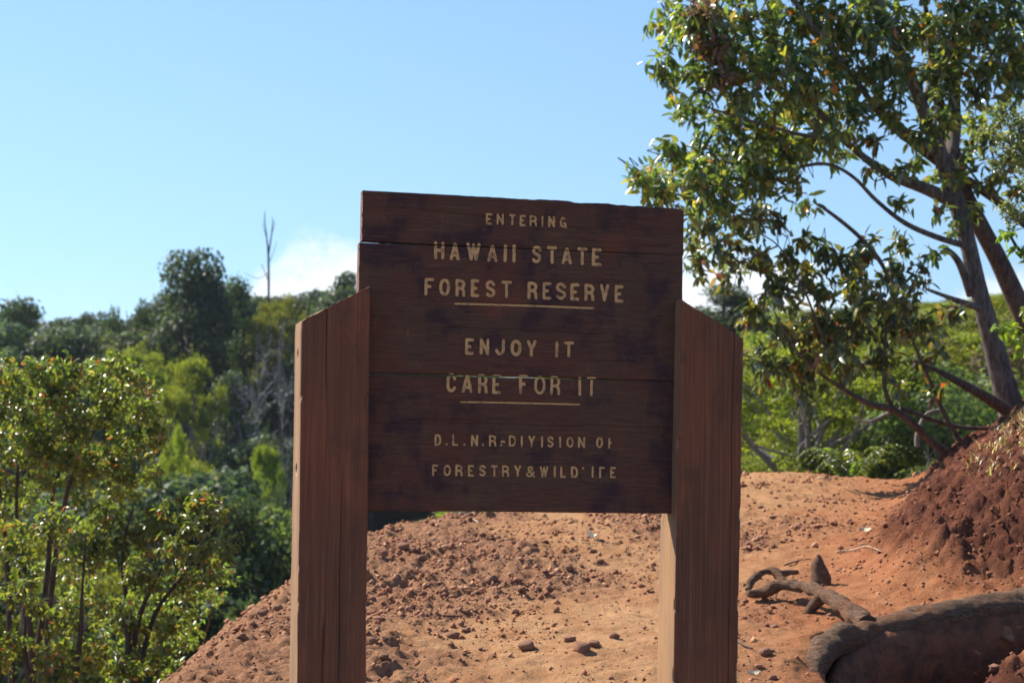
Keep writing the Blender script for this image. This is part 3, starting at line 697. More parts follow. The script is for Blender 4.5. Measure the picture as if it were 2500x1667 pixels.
def scatter_gravel(N):
    m = N * 4
    xs = rng.uniform(-1.4, 3.2, m); ys = 5.3 + (rng.random(m) ** 1.35) * 7.6
    z, d, db, pit = terrain(xs, ys); red, bnk, cl = zones(xs, ys, d, db, pit)
    patch = sstep(.42, .62, fbm(xs * 2.6, ys * 2.6, 0, 4, 95))
    keep = rng.random(m) < (.06 + .90 * np.maximum(cl, .35 * patch) * (.25 + .75 * patch) + .5 * bnk) * (d < .5)
    xs, ys, cl, patch, bnk = [q[keep][:N] for q in (xs, ys, cl, patch, bnk)]; n = len(xs)
    zz = gz_many(xs, ys)
    s = np.clip(.0031 * np.exp(rng.normal(0, .68, n)) * (1 + .45 * cl * patch) * (ys / 7.), .0018, .020)
    OV = np.array([(1, 0, 0), (-1, 0, 0), (0, 1, 0), (0, -1, 0), (0, 0, 1), (0, 0, -1.)]); OF = np.array([(0, 2, 4), (2, 1, 4), (1, 3, 4), (3, 0, 4), (2, 0, 5), (1, 2, 5), (3, 1, 5), (0, 3, 5)])
    V = OV[None] * rng.uniform(.55, 1.25, (n, 6, 1)) + rng.normal(size=(n, 6, 3)) * .22
    a = rng.uniform(0, 6.28, n); ca, sa = np.cos(a)[:, None], np.sin(a)[:, None]
    V = np.stack([V[..., 0] * ca - V[..., 1] * sa, V[..., 0] * sa + V[..., 1] * ca, V[..., 2] * .8], -1)
    V = V * s[:, None, None] + np.stack([xs, ys, zz + s * .3], -1)[:, None, :]
    F = (OF[None] + (np.arange(n) * 6)[:, None, None]).reshape(-1, 3)
    base = np.array([(.27, .13, .085), (.38, .205, .13), (.47, .28, .18), (.31, .13, .065), (.22, .10, .07)])
    c = base[rng.integers(0, 5, n)] * rng.uniform(.85, 1.15, (n, 1)) * np.array([1.05, .98, .88]) * (1 - np.array([.45, .58, .60]) * bnk[:, None])
    return mesh_np('gravel', V.reshape(-1, 3), F, cols=np.repeat(c, 6, 0), mats=[M['gravel']], smooth=False)
gv = obj('gravel', scatter_gravel(58000)); tag(gv, 'loose red-brown dirt crumbs strewn over the ridge', 'gravel', kind='stuff')
clod_me = []
for q in range(7):
    v = rough(IV2, 30 + q, .95, 1.9); v = np.sign(v) * np.abs(v) ** .9; v[:, 2] *= .62; clod_me.append(mesh_np('clod', v, IF2, mats=[M['clod']], smooth=False))
def clod(px, py, r_px, lab, grp, q):
    p = hit(px, py); r = r_px * p[1] / FPX
    o = obj('dirt_clod', clod_me[q % 7], loc=(p[0], p[1], ground_z(p[0], p[1]) + r * .35)); o.scale = (r, r, r); o.rotation_euler = (0, 0, random.uniform(0, 6.2))
    tag(o, lab, 'clod', grp)
for q, a in enumerate([(1146, 1262, 11, 'upright red clod close under the bottom board near the crest'), (934, 1356, 14, 'large red clod beside the left post below the crest'), (938, 1614, 12, 'lone clod on smooth dirt by the left post near the bottom'),
          (1389, 1397, 10, 'red clod alone on smooth tan dirt mid-way between the posts'), (1446, 1349, 9, 'dark clod just below the curled leaf'), (1410, 1358, 7, 'small clod left of the dark one below the curled leaf'),
          (1420, 1590, 21, 'big crumbling clod near the right post, largest of the front lumps'), (1450, 1580, 15, 'dark clod behind the big crumbling one'), (1287, 1583, 20, 'dark hollowed clod in the middle of the front lumps'),
          (1107, 1556, 16, 'long dark clod in the left of the front lumps'), (1138, 1542, 11, 'round clod at the upper end of the long dark one'), (1102, 1578, 10, 'small light clod under the long dark one'),
          (1272, 1448, 11, 'reddish clod in the centre of the ground between the posts'), (1200, 1424, 15, 'dark flat clod above the reddish centre clod'), (1030, 1366, 12, 'dark clod on the left mound below the skyline'),
          (985, 1340, 16, 'wide dark clod on the upper left mound'), (1015, 1347, 13, 'clod right of the wide one on the upper left mound'), (911, 1570, 14, 'dark clod half hidden behind the left post'), (925, 1518, 13, 'dark clod against the left post mid-height'),
          (1390, 1568, 14, 'grey clod behind the big crumbling clod'), (1500, 1560, 11, 'flat dark clod nearest the right post'), (1868, 1600, 17, 'rounded pale clod beside the right post and main root'), (1885, 1660, 12, 'dark clod at the bottom edge left of the root'),
          (640, 1500, 15, 'clod on the rim left of the left post'), (590, 1560, 13, 'clod low on the rim left of the left post'), (680, 1490, 14, 'dark clod beside the left post on the rim'), (2430, 1640, 16, 'lit clod in the crumbled heap at the bottom right corner'),
          (2380, 1615, 13, 'pale clod on top of the crumbled heap'), (2460, 1590, 18, 'dark clod at the upper end of the crumbled heap')]):
    clod(a[0], a[1], a[2], a[3], 'larger clods on the dirt', q)
for q in range(46):
    u = rng.random()
    px, py = (rng.uniform(915, 1600), rng.uniform(1290, 1660)) if u < .55 else (rng.uniform(1830, 2100), rng.uniform(1190, 1420)) if u < .85 else (rng.uniform(1830, 1930), rng.uniform(1500, 1660))
    clod(px, py, float(np.clip(rng.lognormal(1.45, .35), 3, 9)), 'small rough red-brown clod lying loose on the dirt', 'small loose clods', q)

# ------------------------------------------------------------------ foliage tools
def unit(v): return v / (np.linalg.norm(v, axis=-1, keepdims=True) + 1e-9)
def leaves(pos, d, L, Wd, col, fold=.18, droop=.15, side=None):
    """lanceolate folded leaves, eight vertices each"""
    n = len(pos); d = unit(d); r = unit(unit(rng.normal(size=(n, 3))) * .9 + np.array([-.35, .1, .8])); s = unit(np.cross(d, r)) if side is None else side; nn = np.cross(s, d)
    L = np.broadcast_to(L, n)[:, None]; Wd = np.broadcast_to(Wd, n)[:, None]
    m1 = pos + d * L * .30; m2 = pos + d * L * .66 - nn * L * droop * .4; up = nn * Wd * fold * 2
    V = np.stack([pos, m1 + s * Wd * .92 + up, m1, m1 - s * Wd * .92 + up, m2 + s * Wd * .80 + up, m2, m2 - s * Wd * .80 + up, pos + d * L - nn * L * droop], 1).reshape(-1, 3); o = (np.arange(n) * 8)[:, None]
    F = np.concatenate([o + np.array(f) for f in ([0, 2, 1], [0, 3, 2], [1, 2, 5], [1, 5, 4], [2, 3, 6], [2, 6, 5], [4, 5, 7], [5, 6, 7])])
    return V, F, np.repeat(col, 8, 0)
def palette(n, pal, wts, jit=.18):
    pal = np.array(pal); i = rng.choice(len(pal), n, p=np.array(wts) / sum(wts)); return pal[i] * rng.uniform(1 - jit, 1 + jit, (n, 1)) * rng.uniform(.94, 1.06, (n, 3))
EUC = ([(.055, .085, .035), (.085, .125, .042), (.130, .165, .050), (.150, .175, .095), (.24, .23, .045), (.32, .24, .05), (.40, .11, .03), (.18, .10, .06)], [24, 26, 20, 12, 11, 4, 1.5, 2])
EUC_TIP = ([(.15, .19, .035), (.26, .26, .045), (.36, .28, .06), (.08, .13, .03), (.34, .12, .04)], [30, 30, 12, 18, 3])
BUSH = ([(.088, .122, .030), (.140, .170, .036), (.200, .215, .044), (.25, .235, .06), (.38, .13, .04), (.30, .19, .04)], [26, 32, 24, 9, 1.6, 1.6])
BROWN = ([(.14, .07, .045), (.20, .11, .07), (.10, .05, .035)], [3, 2, 2])
def twig_clump(c, r, n_leaf, L, Wd, pal, up=-.25, depth=1.2, per=7, tips=None):
    """leaf sprays inside an uneven ball: returns leaf arrays and twig segments"""
    nt = max(3, n_leaf // per)
    q = unit(rng.normal(size=(nt, 3))) * (rng.random((nt, 1)) ** .42) * r * rng.uniform(.75, 1.2, (nt, 1)); q[:, 1] *= depth
    tip = c + q; out = unit(q + rng.normal(size=q.shape) * r * .5 + np.array([0, 0, up * r]))
    LP, LD, LC = [], [], []
    for k in range(per):
        f = rng.random((nt, 1)); LP.append(tip - out * f * L * 1.5 + rng.normal(size=q.shape) * L * .12)
        LD.append(unit(out * .6 + rng.normal(size=q.shape) * .62 + np.array([0, 0, -.45])))
    lp_, ld = np.concatenate(LP), np.concatenate(LD); n = len(lp_)
    col = palette(n, *pal)
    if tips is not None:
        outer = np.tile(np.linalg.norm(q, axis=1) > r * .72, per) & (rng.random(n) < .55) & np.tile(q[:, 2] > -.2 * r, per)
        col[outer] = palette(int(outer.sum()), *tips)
    return lp_, ld, L * rng.uniform(.65, 1.2, n), Wd * rng.uniform(.75, 1.2, n), col, tip, out

def leafy_crown(name, clumps, L, Wd, pal, dens, tips, mat, origin, stem_from=None, per=7, twr=.004, stuff=True, up=-.25, keep_leaves=0):
    P, D_, LL, WW, CC = [], [], [], [], []; tw = TB()
    for (c, r, *extra) in clumps:
        pl = extra[0] if extra and extra[0] is not None else pal; dm = extra[1] if len(extra) > 1 else 1.
        a = twig_clump(np.array(c), r, int(dens * dm * r * r / (L * Wd)), L, Wd, pl, tips=tips if pl is pal else None, per=per, up=up)
        P.append(a[0]); D_.append(a[1]); LL.append(a[2]); WW.append(a[3]); CC.append(a[4])
        tip, o_ = a[5], a[6]
        for t_, q in list(zip(tip, o_))[::5]:
            b = t_ - q * L * 2.2; cc = np.array(c); m = b + (cc - b) * .55 + rng.normal(size=3) * r * .08
            tw.tube([m, b, t_], [twr, twr * .7, twr * .35], 3, cap=False)
    P, D_, LL, WW, CC = [np.concatenate(q) for q in (P, D_, LL, WW, CC)]
    return P, D_, LL, WW, CC, tw

# ------------------------------------------------------------------ the eucalyptus on the right
def px_path(rows, o): return [at(*r[:3]) - np.array(o.location) for r in rows], [r[3] * r[2] / FPX / 2 for r in rows]
def euc_tree():
    b = at(2478, 1060, 12.6); b[2] = ground_z(b[0], b[1]) - .1
    T = empty('eucalyptus_tree', b)
    tb = TB()
    def add(rows, k=10, noise=.05, sub=5, seed=1):
        p, r = px_path(rows, T); tb.tube(p, r, k, noise, seed, sub=sub, nf=6)
    add([(2490, 1110, 12.6, 95), (2470, 1010, 12.6, 66), (2440, 900, 12.55, 56), (2412, 790, 12.5, 48), (2385, 690, 12.45, 43), (2362, 590, 12.4, 42), (2335, 490, 12.4, 46), (2300, 390, 12.35, 40), (2255, 270, 12.3, 34), (2200, 140, 12.2, 28), (2130, 0, 12.1, 28), (2060, -150, 12., 18), (2000, -300, 12, 8)], 14)
    add([(2310, 420, 12.35, 34), (2330, 330, 12.45, 32), (2330, 200, 12.5, 30), (2345, 60, 12.6, 24), (2350, -120, 12.7, 14), (2380, -300, 12.8, 6)])
    add([(2340, 500, 12.4, 36), (2270, 465, 12.3, 31), (2180, 430, 12.2, 25), (2110, 385, 12.1, 18), (2050, 330, 12., 15), (1980, 250, 11.9, 15), (1900, 170, 11.8, 10), (1800, 110, 11.7, 6)])
    add([(2358, 600, 12.4, 18), (2290, 580, 12.3, 15), (2210, 545, 12.2, 13), (2140, 490, 12.1, 11), (2080, 430, 12., 9), (2010, 400, 11.9, 9), (1900, 420, 11.8, 7), (1780, 440, 11.7, 5), (1640, 460, 11.6, 3)], 8)
    add([(2290, 380, 12.35, 22), (2210, 320, 12.2, 19), (2130, 250, 12.1, 15), (2060, 160, 12., 12), (1980, 60, 11.9, 9), (1900, -60, 11.8, 6)], 8)
    add([(2250, 260, 12.3, 18), (2300, 150, 12.5, 14), (2400, 40, 12.6, 10), (2480, -60, 12.7, 6)], 8)
    add([(2060, 340, 12., 13), (1960, 330, 11.85, 10), (1850, 300, 11.7, 7), (1720, 260, 11.6, 4)], 8)
    add([(2370, 720, 12.45, 22), (2350, 660, 12.35, 20), (2330, 625, 12.3, 16), (2300, 600, 12.28, 10)], 8)
    add([(2395, 752, 12.45, 20), (2340, 735, 12.35, 16), (2300, 720, 12.3, 10), (2260, 705, 12.25, 7)], 8)
    obj('trunk', tb.mesh('trunk', [M['bark']]), T)
    # second stem coming in from the right
    tb = TB(); add([(2640, 1050, 12.9, 60), (2560, 890, 12.85, 54), (2500, 770, 12.8, 50), (2440, 640, 12.7, 46), (2395, 555, 12.62, 42), (2352, 470, 12.55, 44), (2330, 380, 12.5, 36), (2290, 240, 12.5, 26), (2270, 100, 12.5, 16), (2250, -60, 12.5, 8)], 12, seed=4)
    add([(2450, 500, 12.6, 26), (2380, 452, 12.5, 24), (2300, 405, 12.4, 20), (2220, 345, 12.3, 17), (2150, 285, 12.2, 13), (2090, 190, 12.1, 9)], 8)
    add([(2600, 640, 12.7, 30), (2520, 560, 12.65, 28), (2450, 500, 12.6, 26)], 8)
    obj('second_stem', tb.mesh('second_stem', [M['bark_red']]), T)
    C = [(1640, 60, 70), (1720, 60, 90), (1820, 80, 110), (1930, 60, 110), (2040, 70, 110), (2150, 60, 110), (2260, 80, 100), (2360, 60, 100), (2460, 70, 100), (2540, 60, 100),
         (1632, 165, 55), (1740, 180, 90), (1840, 200, 100), (1950, 190, 100), (2060, 200, 90), (2170, 190, 90), (2280, 190, 80), (2400, 190, 90), (2490, 200, 80),
         (1685, 270, 60), (1770, 290, 80), (1870, 300, 90), (1970, 285, 85), (2080, 280, 62), (2185, 290, 55), (2400, 320, 75), (2480, 370, 60), (2300, 300, 50),
         (1565, 435, 45), (1640, 385, 55), (1720, 400, 75), (1810, 390, 75), (1900, 370, 65), (1975, 350, 45), (2240, 400, 30), (2430, 430, 48), (2500, 470, 40),
         (1610, 480, 45), (1670, 470, 60), (1755, 480, 65), (1835, 460, 55), (1925, 450, 38), (1965, 500, 32), (2330, 560, 26), (2290, 620, 24), (2330, 430, 34), (2280, 440, 30), (2200, 425, 32), (2130, 420, 26), (2380, 520, 26), (2050, 380, 36), (1600, 430, 42), (1690, 430, 60), (1780, 430, 60), (1860, 420, 55), (1700, 520, 45), (1790, 530, 40), (1930, 390, 45), (2020, 330, 45), (2120, 340, 40), (2250, 330, 42), (2360, 400, 40), (2200, 500, 26), (2290, 520, 22),
         (1700, -60, 90), (1830, -80, 120), (1980, -90, 120), (2130, -90, 120), (2290, -90, 120), (2440, -90, 120), (1800, -230, 110), (1960, -260, 130), (2130, -270, 130), (2300, -270, 130), (2460, -240, 120), (2020, -420, 110), (2200, -430, 120), (2370, -410, 100)]
    cl = []
    for (x, y, r) in C:
        d = 12.1 + (x - 2000) / 500 * .35 + random.uniform(-.45, .35); s = d / FPX
        dm = .85 if y < 330 else .9
        cl.append((at(x, y, d) - b, r * s * 1.05, None, dm))
    for (x, y, r) in [(1715, 40, 60), (1740, 110, 55), (1755, 200, 40)]:
        cl.append((at(x, y, 11.5) - b, r * 11.5 / FPX, BROWN, 1.1))
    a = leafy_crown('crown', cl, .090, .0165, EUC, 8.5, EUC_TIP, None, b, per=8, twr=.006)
    return T, a
def build_crown(T, a, mat, single=0, name='crown', seed=0):
    P, D_, LL, WW, CC, tw = a
    n = len(P); vis = np.zeros(n, bool)
    if single:                                  # the leaves nearest to the eye become parts of their own
        wp = P + np.array(T.location); u = PCX + FPX * wp[:, 0] / wp[:, 1]; v = PCY - FPX * (wp[:, 2] - EYE) / wp[:, 1]
        ok = (u > 1480) & (u < 2490) & (v > 10) & (v < 1000); sc = np.where(ok, LL / wp[:, 1], 0); vis[np.argsort(-sc)[:single]] = True
    r_ = ~vis
    V, F, C = leaves(P[r_], D_[r_], LL[r_], WW[r_], CC[r_])
    cr = obj(name, mesh_np(name, V, F, cols=C, mats=[mat], smooth=False), T); cr['kind'] = 'stuff'
    if tw.n: obj('twigs', tw.mesh('twigs', [M['dark_bark']]), T)['kind'] = 'stuff'
    if single:
        protos = []
        for q in range(14):
            c = CC[vis][q * 7 % single]; V, F, C = leaves(np.zeros((1, 3)), np.array([[0, 0, -1.]]), 1., .165, np.array([c]), side=np.array([[1., 0, 0]])); protos.append(mesh_np('leaf', V, F, cols=C, mats=[mat], smooth=False))
        for q, i in enumerate(np.where(vis)[0]):
            o = obj('leaf', protos[q % 14], T, P[i]); o.scale = (LL[i],) * 3
            o.rotation_euler = Vector(D_[i]).to_track_quat('-Z', 'Y').to_euler()
    return cr
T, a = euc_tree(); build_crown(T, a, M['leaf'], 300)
tag(T, 'tall eucalyptus with leaning grey trunk and glossy drooping leaves behind the red bank', 'tree')

def sapling():
    b = at(2345, 1150, 12.2); b[2] = ground_z(b[0], b[1]) - .1
    T = empty('eucalyptus_sapling', b); tb = TB()
    def add(rows, k=8, noise=.06, sub=5, seed=1):
        p, r = px_path(rows, T); r = [q * .76 for q in r]; tb.tube(p, r, k, noise, seed, sub=sub, nf=8)
    add([(2390, 1170, 12.2, 34), (2330, 1118, 12.15, 30), (2270, 1075, 12.1, 27), (2225, 1030, 12., 25), (2180, 1000, 11.95, 24), (2120, 985, 11.85, 20), (2060, 950, 11.8, 15), (2000, 910, 11.7, 11), (1940, 850, 11.65, 8), (1890, 760, 11.6, 5)])
    add([(2182, 1000, 11.95, 18), (2160, 950, 11.9, 14), (2158, 880, 11.9, 11), (2165, 800, 11.9, 9), (2180, 700, 11.9, 6), (2170, 600, 11.9, 4)])
    add([(2410, 1046, 12.3, 13), (2340, 1042, 12.2, 14), (2270, 1022, 12.1, 16), (2200, 995, 12., 15)])
    add([(2375, 1115, 12.2, 18), (2340, 1070, 12.15, 18), (2300, 1000, 12.1, 15), (2275, 940, 12.05, 12), (2240, 860, 12., 9), (2200, 760, 12., 6)])
    add([(2470, 1010, 12.45, 46), (2400, 965, 12.3, 36), (2340, 932, 12.2, 28), (2290, 905, 12.1, 16), (2230, 880, 12.05, 9)])
    add([(2060, 945, 11.8, 12), (2010, 830, 11.8, 9), (1960, 700, 11.7, 7), (1900, 600, 11.65, 5), (1830, 560, 11.6, 4)])
    add([(1900, 600, 11.65, 6), (1800, 640, 11.6, 4), (1720, 640, 11.6, 3)])
    add([(2178, 700, 11.9, 9), (2150, 640, 11.95, 14), (2110, 590, 12., 14), (2060, 545, 11.95, 13), (2000, 500, 11.9, 10)])
    obj('trunk', tb.mesh('trunk', [M['bark_red']]), T)
    tb = TB()
    add([(2235, 1010, 12.3, 12), (2190, 1000, 12.3, 11), (2120, 1030, 12.3, 9), (2080, 1015, 12.3, 5)]); add([(2300, 1000, 12.3, 12), (2260, 1012, 12.3, 10), (2240, 1060, 12.3, 16), (2240, 1090, 12.3, 18)])
    obj('dead_branch', tb.mesh('dead_branch', [M['grey_bark']]), T)
    C = [(1720, 560, 45), (1700, 640, 52), (1790, 580, 45), (1850, 530, 42), (1900, 545, 36), (1780, 670, 45), (1850, 640, 50), (1960, 590, 34), (2010, 620, 45), (2100, 620, 52), (2200, 590, 36), (1900, 720, 60), (1990, 700, 62), (2090, 690, 60), (2180, 680, 52),
         (2250, 660, 34), (1900, 810, 55), (1990, 800, 70), (2080, 790, 62), (2170, 790, 58), (2250, 800, 50), (1880, 895, 58), (1970, 895, 66), (2060, 885, 58), (2160, 880, 56), (2255, 885, 42), (2300, 850, 30), (2190, 955, 30), (1965, 965, 32), (2280, 960, 22), (1830, 760, 45), (1850, 860, 40), (2330, 760, 34), (2120, 740, 50), (2030, 850, 55), (2210, 730, 45), (1930, 650, 45), (2060, 640, 45), (1760, 610, 40)]
    cl = []
    for (x, y, r) in C:
        d = 11.85 + random.uniform(-.4, .4); cl.append((at(x, y, d) - b, r * d / FPX, None, .95 if y > 660 else .85))
    return T, leafy_crown('crown', cl, .090, .0165, EUC, 9.5, EUC_TIP, None, b, per=8, twr=.005)
T, a = sapling(); build_crown(T, a, M['leaf'], 120)
tag(T, 'low-branching young eucalyptus with dark glossy and orange leaves beside the right post', 'tree')

# shrubs at the right edge, growing on the bank
def edge_shrub(name, base, clumps, L, Wd, pal, dens, lab, mat, stems, up=.6, per=9):
    b = np.array(base); b[2] = ground_z(b[0], b[1]) - .05; T = empty(name, b); tb = TB()
    for s in stems: tb.tube([np.zeros(3)] + [at(*q) - b for q in s], np.linspace(.018, .005, len(s) + 1), 7, .1, 2, sub=4)
    obj('stem', tb.mesh('stem', [M['dark_bark']]), T)
    a = leafy_crown('foliage', [(at(x, y, d) - b, r * d / FPX) for x, y, d, r in clumps], L, Wd, pal, dens, None, None, b, up=up, per=per, twr=.003); build_crown(T, a, mat, 0, 'foliage')
    tag(T, lab, 'shrub')
SILV = ([(.16, .20, .10), (.22, .25, .12), (.12, .17, .07), (.28, .28, .10)], [3, 3, 2, 2]); BRIGHT = ([(.13, .21, .02), (.18, .26, .025), (.22, .26, .03), (.08, .15, .02)], [3, 3, 2, 2])
edge_shrub('silvery_shrub', (3.15, 9.6, 0), [(2440, 270, 9.7, 36), (2480, 300, 9.7, 46), (2400, 320, 9.7, 26), (2450, 340, 9.7, 36), (2500, 380, 9.7, 46), (2450, 490, 9.7, 26), (2480, 520, 9.7, 36), (2500, 300, 9.7, 50), (2560, 400, 9.8, 80), (2580, 300, 9.9, 80), (2560, 540, 9.8, 60)], .028, .0045, SILV, 5.,
           'silvery green fine-leaved shrub reaching in at the upper right edge', M['bushleaf'], [[(2640, 900, 9.6), (2590, 620, 9.7), (2540, 450, 9.7), (2480, 350, 9.7)], [(2660, 800, 9.7), (2640, 500, 9.8), (2590, 300, 9.9)], [(2620, 700, 9.7), (2540, 560, 9.7), (2480, 530, 9.7)]], up=1.0, per=12)
edge_shrub('bright_shrub', (2.85, 9.2, 0), [(2465, 560, 9.3, 26), (2485, 610, 9.3, 28), (2450, 800, 9.3, 22), (2480, 790, 9.3, 32), (2500, 830, 9.3, 30), (2520, 760, 9.3, 40), (2560, 800, 9.3, 50), (2540, 640, 9.3, 40)], .052, .0125, BRIGHT, 4.,
           'bright yellow-green leafy shrub at the right edge above the grassy bank', M['bushleaf'], [[(2560, 950, 9.2), (2530, 830, 9.3), (2480, 800, 9.3)], [(2570, 900, 9.2), (2550, 700, 9.3), (2480, 600, 9.3), (2462, 560, 9.3)]])

# ------------------------------------------------------------------ bushes on the left slope
def bush(name, base_px, stems, clumps, lab, dens=5.6, L=.042, Wd=.0098, dist=11.):
    bx, by = base_px; b = np.array([(bx - PCX) / FPX * dist, dist, 0.]); b[2] = float(terrain(np.array([b[0]]), np.array([b[1]]))[0][0]) - .15
    T = empty(name, b); tb = TB()
    for s in stems:
        p = [np.zeros(3) + rng.normal(size=3) * [.08, .08, 0]] + [at(x, y, dist + dd) - b for x, y, dd in s]; tb.tube(p, np.geomspace(.030, .004, len(p)), 7, .15, 3, sub=5)
    obj('stem', tb.mesh('stem', [M['dark_bark']]), T)
    more = []
    for (x, y, r) in clumps:
        for q in range(3):
            a = random.uniform(0, 6.28); e = random.uniform(.5, 1.15) * r; more.append((x + math.cos(a) * e, y + math.sin(a) * e + 12, r * random.uniform(.45, .75)))
    cl = [(at(x, y, dist + random.uniform(-.6, .6)) - b, r * dist / FPX) for x, y, r in list(clumps) + more]
    a = leafy_crown('foliage', cl, L, Wd, BUSH, dens, ([(.13, .19, .022), (.19, .22, .03), (.09, .15, .02), (.32, .10, .04)], [4, 3, 3, 1]), None, b, per=8, twr=.0045, up=.25)
    build_crown(T, a, M['bushleaf'], 0, 'foliage'); tag(T, lab, 'bush', 'bushes on the left slope'); return T
bush('leafy_bush', (60, 1900), [[(70, 1500, 0), (40, 1250, .1), (60, 1000, 0), (100, 930, 0)], [(110, 1450, .2), (130, 1200, .2), (210, 1000, .1), (220, 920, 0)], [(20, 1450, 0), (0, 1200, 0), (-40, 1000, 0)], [(120, 1500, 0), (180, 1150, 0), (300, 960, 0), (340, 900, 0)]],
     [(20, 930, 60), (90, 910, 55), (150, 960, 70), (60, 1010, 80), (230, 930, 60), (290, 900, 42), (330, 930, 50), (280, 1000, 70), (190, 1040, 80), (350, 1010, 45), (340, 1090, 55), (90, 1110, 75), (270, 1110, 75), (30, 1180, 50), (180, 1160, 60), (300, 1200, 55), (-60, 950, 80), (-80, 1080, 90), (370, 1150, 32), (-150, 1000, 90), (-60, 1200, 70)],
     'tallest bright green bush with red leaf tips at the left edge', dist=11.)
bush('leafy_bush', (330, 1900), [[(330, 1550, 0), (400, 1380, 0), (470, 1250, 0)], [(360, 1550, .1), (450, 1400, .1), (540, 1290, 0)], [(310, 1500, 0), (300, 1350, 0), (330, 1220, 0)]],
     [(480, 1225, 40), (530, 1260, 44), (450, 1280, 50), (560, 1320, 32), (400, 1260, 45), (500, 1350, 44), (420, 1350, 55), (340, 1300, 60), (350, 1400, 60), (450, 1430, 50), (280, 1280, 50), (520, 1420, 26)],
     'lower rounded bush in front of the dark trees, left of the dirt rim', dist=10.2, dens=5.)
bush('leafy_bush', (180, 2000), [[(190, 1600, 0), (200, 1450, 0), (210, 1300, 0)], [(70, 1650, 0), (60, 1500, 0), (40, 1350, 0)], [(300, 1650, 0), (310, 1550, 0), (280, 1450, 0)]],
     [(40, 1320, 55), (130, 1290, 55), (210, 1350, 55), (60, 1450, 60), (150, 1500, 50), (260, 1480, 55), (30, 1570, 60), (120, 1620, 55), (220, 1600, 60), (330, 1530, 55), (300, 1640, 60), (390, 1600, 40), (420, 1520, 36), (-50, 1400, 70), (-70, 1560, 80), (400, 1680, 40)],
     'open stemmy bush low at the left corner below the tallest bush', dist=9.8, dens=5.)
bush('leafy_bush', (450, 1950), [[(440, 1700, 0), (430, 1580, 0), (400, 1480, 0)], [(480, 1700, .1), (500, 1560, .1), (520, 1480, 0)], [(400, 1700, 0), (330, 1560, 0), (250, 1460, 0)]],
     [(360, 1430, 50), (430, 1470, 50), (500, 1450, 42), (540, 1400, 36), (300, 1520, 55), (390, 1560, 55), (470, 1530, 42), (200, 1440, 50), (110, 1400, 50), (330, 1640, 50), (420, 1640, 40)],
     'shaded green bush crowding the slope right under the dirt rim', dist=12.2, dens=5.)

# ------------------------------------------------------------------ far trees
def quads(pos, nrm, L, Wd, col):
    n = len(pos); nrm = unit(nrm); s = unit(np.cross(nrm, unit(rng.normal(size=(n, 3))))); t = np.cross(nrm, s)
    L = np.broadcast_to(L, n)[:, None]; Wd = np.broadcast_to(Wd, n)[:, None]
    V = np.stack([pos - t * L * .5, pos + s * Wd + nrm * L * .08, pos + t * L * .5, pos - s * Wd + nrm * L * .08], 1).reshape(-1, 3)
    return V, (np.arange(n) * 4)[:, None] + np.arange(4), np.repeat(col, 4, 0)
def far_crown(name, lobes, n, size, pal, asp=.38, shell=.55, flat=0., jit=.008):
    vol = np.array([l[3] * l[4] * l[5] for l in lobes]) ** .75; cnt = (n * vol / vol.sum()).astype(int)
    P, Nn = [], []
    for l, k in zip(lobes, cnt):
        q = unit(rng.normal(size=(k, 3))); rr = shell + (1 - shell) * rng.random((k, 1)) ** .6; rr *= .82 + .36 * fbm(q[:, 0] * 2.2 + l[0] * 9, q[:, 1] * 2.2, q[:, 2] * 2.2, 2, 5)[:, None]
        P.append(np.array(l[:3]) + q * rr * np.array(l[3:6])); Nn.append(q + rng.normal(size=(k, 3)) * .55 + np.array([0, 0, .35 + flat]))
    P = np.concatenate(P); Nn = np.concatenate(Nn); m = len(P); P = P + rng.normal(size=P.shape) * jit * np.array([1, 1, .6]) * (rng.random((m, 1)) ** 2 * 2.5)
    V, F, C = quads(P, Nn, size * rng.uniform(.6, 1.4, m), size * asp * rng.uniform(.7, 1.3, m), palette(m, *pal))
    return mesh_np(name, V, F, cols=C, mats=[M['farleaf']], smooth=False)
def lobes_round(k, cz, rx, rz, r0, r1, seed):
    g = np.random.default_rng(seed); out = []
    for _ in range(k):
        q = unit(g.normal(size=3)) * g.random() ** .45; r = g.uniform(r0, r1); out.append((q[0] * rx, q[1] * rx, cz + q[2] * rz, r, r, r * g.uniform(.7, .95)))
    return out
def trunk_mesh(name, rows, mat, branches=(), k=8):
    tb = TB(); tb.tube([r[:3] for r in rows], [r[3] for r in rows], k, .15, 2, sub=3, nf=20)
    for b in branches: tb.tube([r[:3] for r in b], [r[3] for r in b], 5, .1, 3, sub=3, nf=20)
    return tb.mesh(name, [mat])
def limbs(seed, targets, z0, r0=.012):
    g = np.random.default_rng(seed); out = []
    for t in targets:
        s = np.array([0, 0, z0 + g.uniform(-.05, .1)]); e = np.array(t[:3]); m = (s + e) / 2 + g.normal(size=3) * .03 + [0, 0, -.02]; out.append([(*s, r0), (*m, r0 * .65), (*e, r0 * .25)])
    return out
DARK = ([(.030, .050, .027), (.044, .070, .032), (.060, .086, .038), (.074, .086, .052), (.095, .095, .048)], [30, 30, 20, 8, 4])
KOA = ([(.140, .170, .018), (.195, .215, .020), (.250, .250, .026), (.090, .120, .018), (.18, .145, .045)], [30, 30, 18, 16, 6])
MIDG = ([(.075, .100, .030), (.105, .130, .036), (.06, .085, .030), (.14, .15, .045)], [3, 3, 3, 1]); RUST = ([(.085, .055, .032), (.06, .05, .03), (.05, .06, .025), (.13, .08, .045)], [3, 3, 2, 1])
GREYG = ([(.070, .092, .050), (.10, .118, .065), (.05, .075, .036)], [3, 2, 3])
KIND = {}
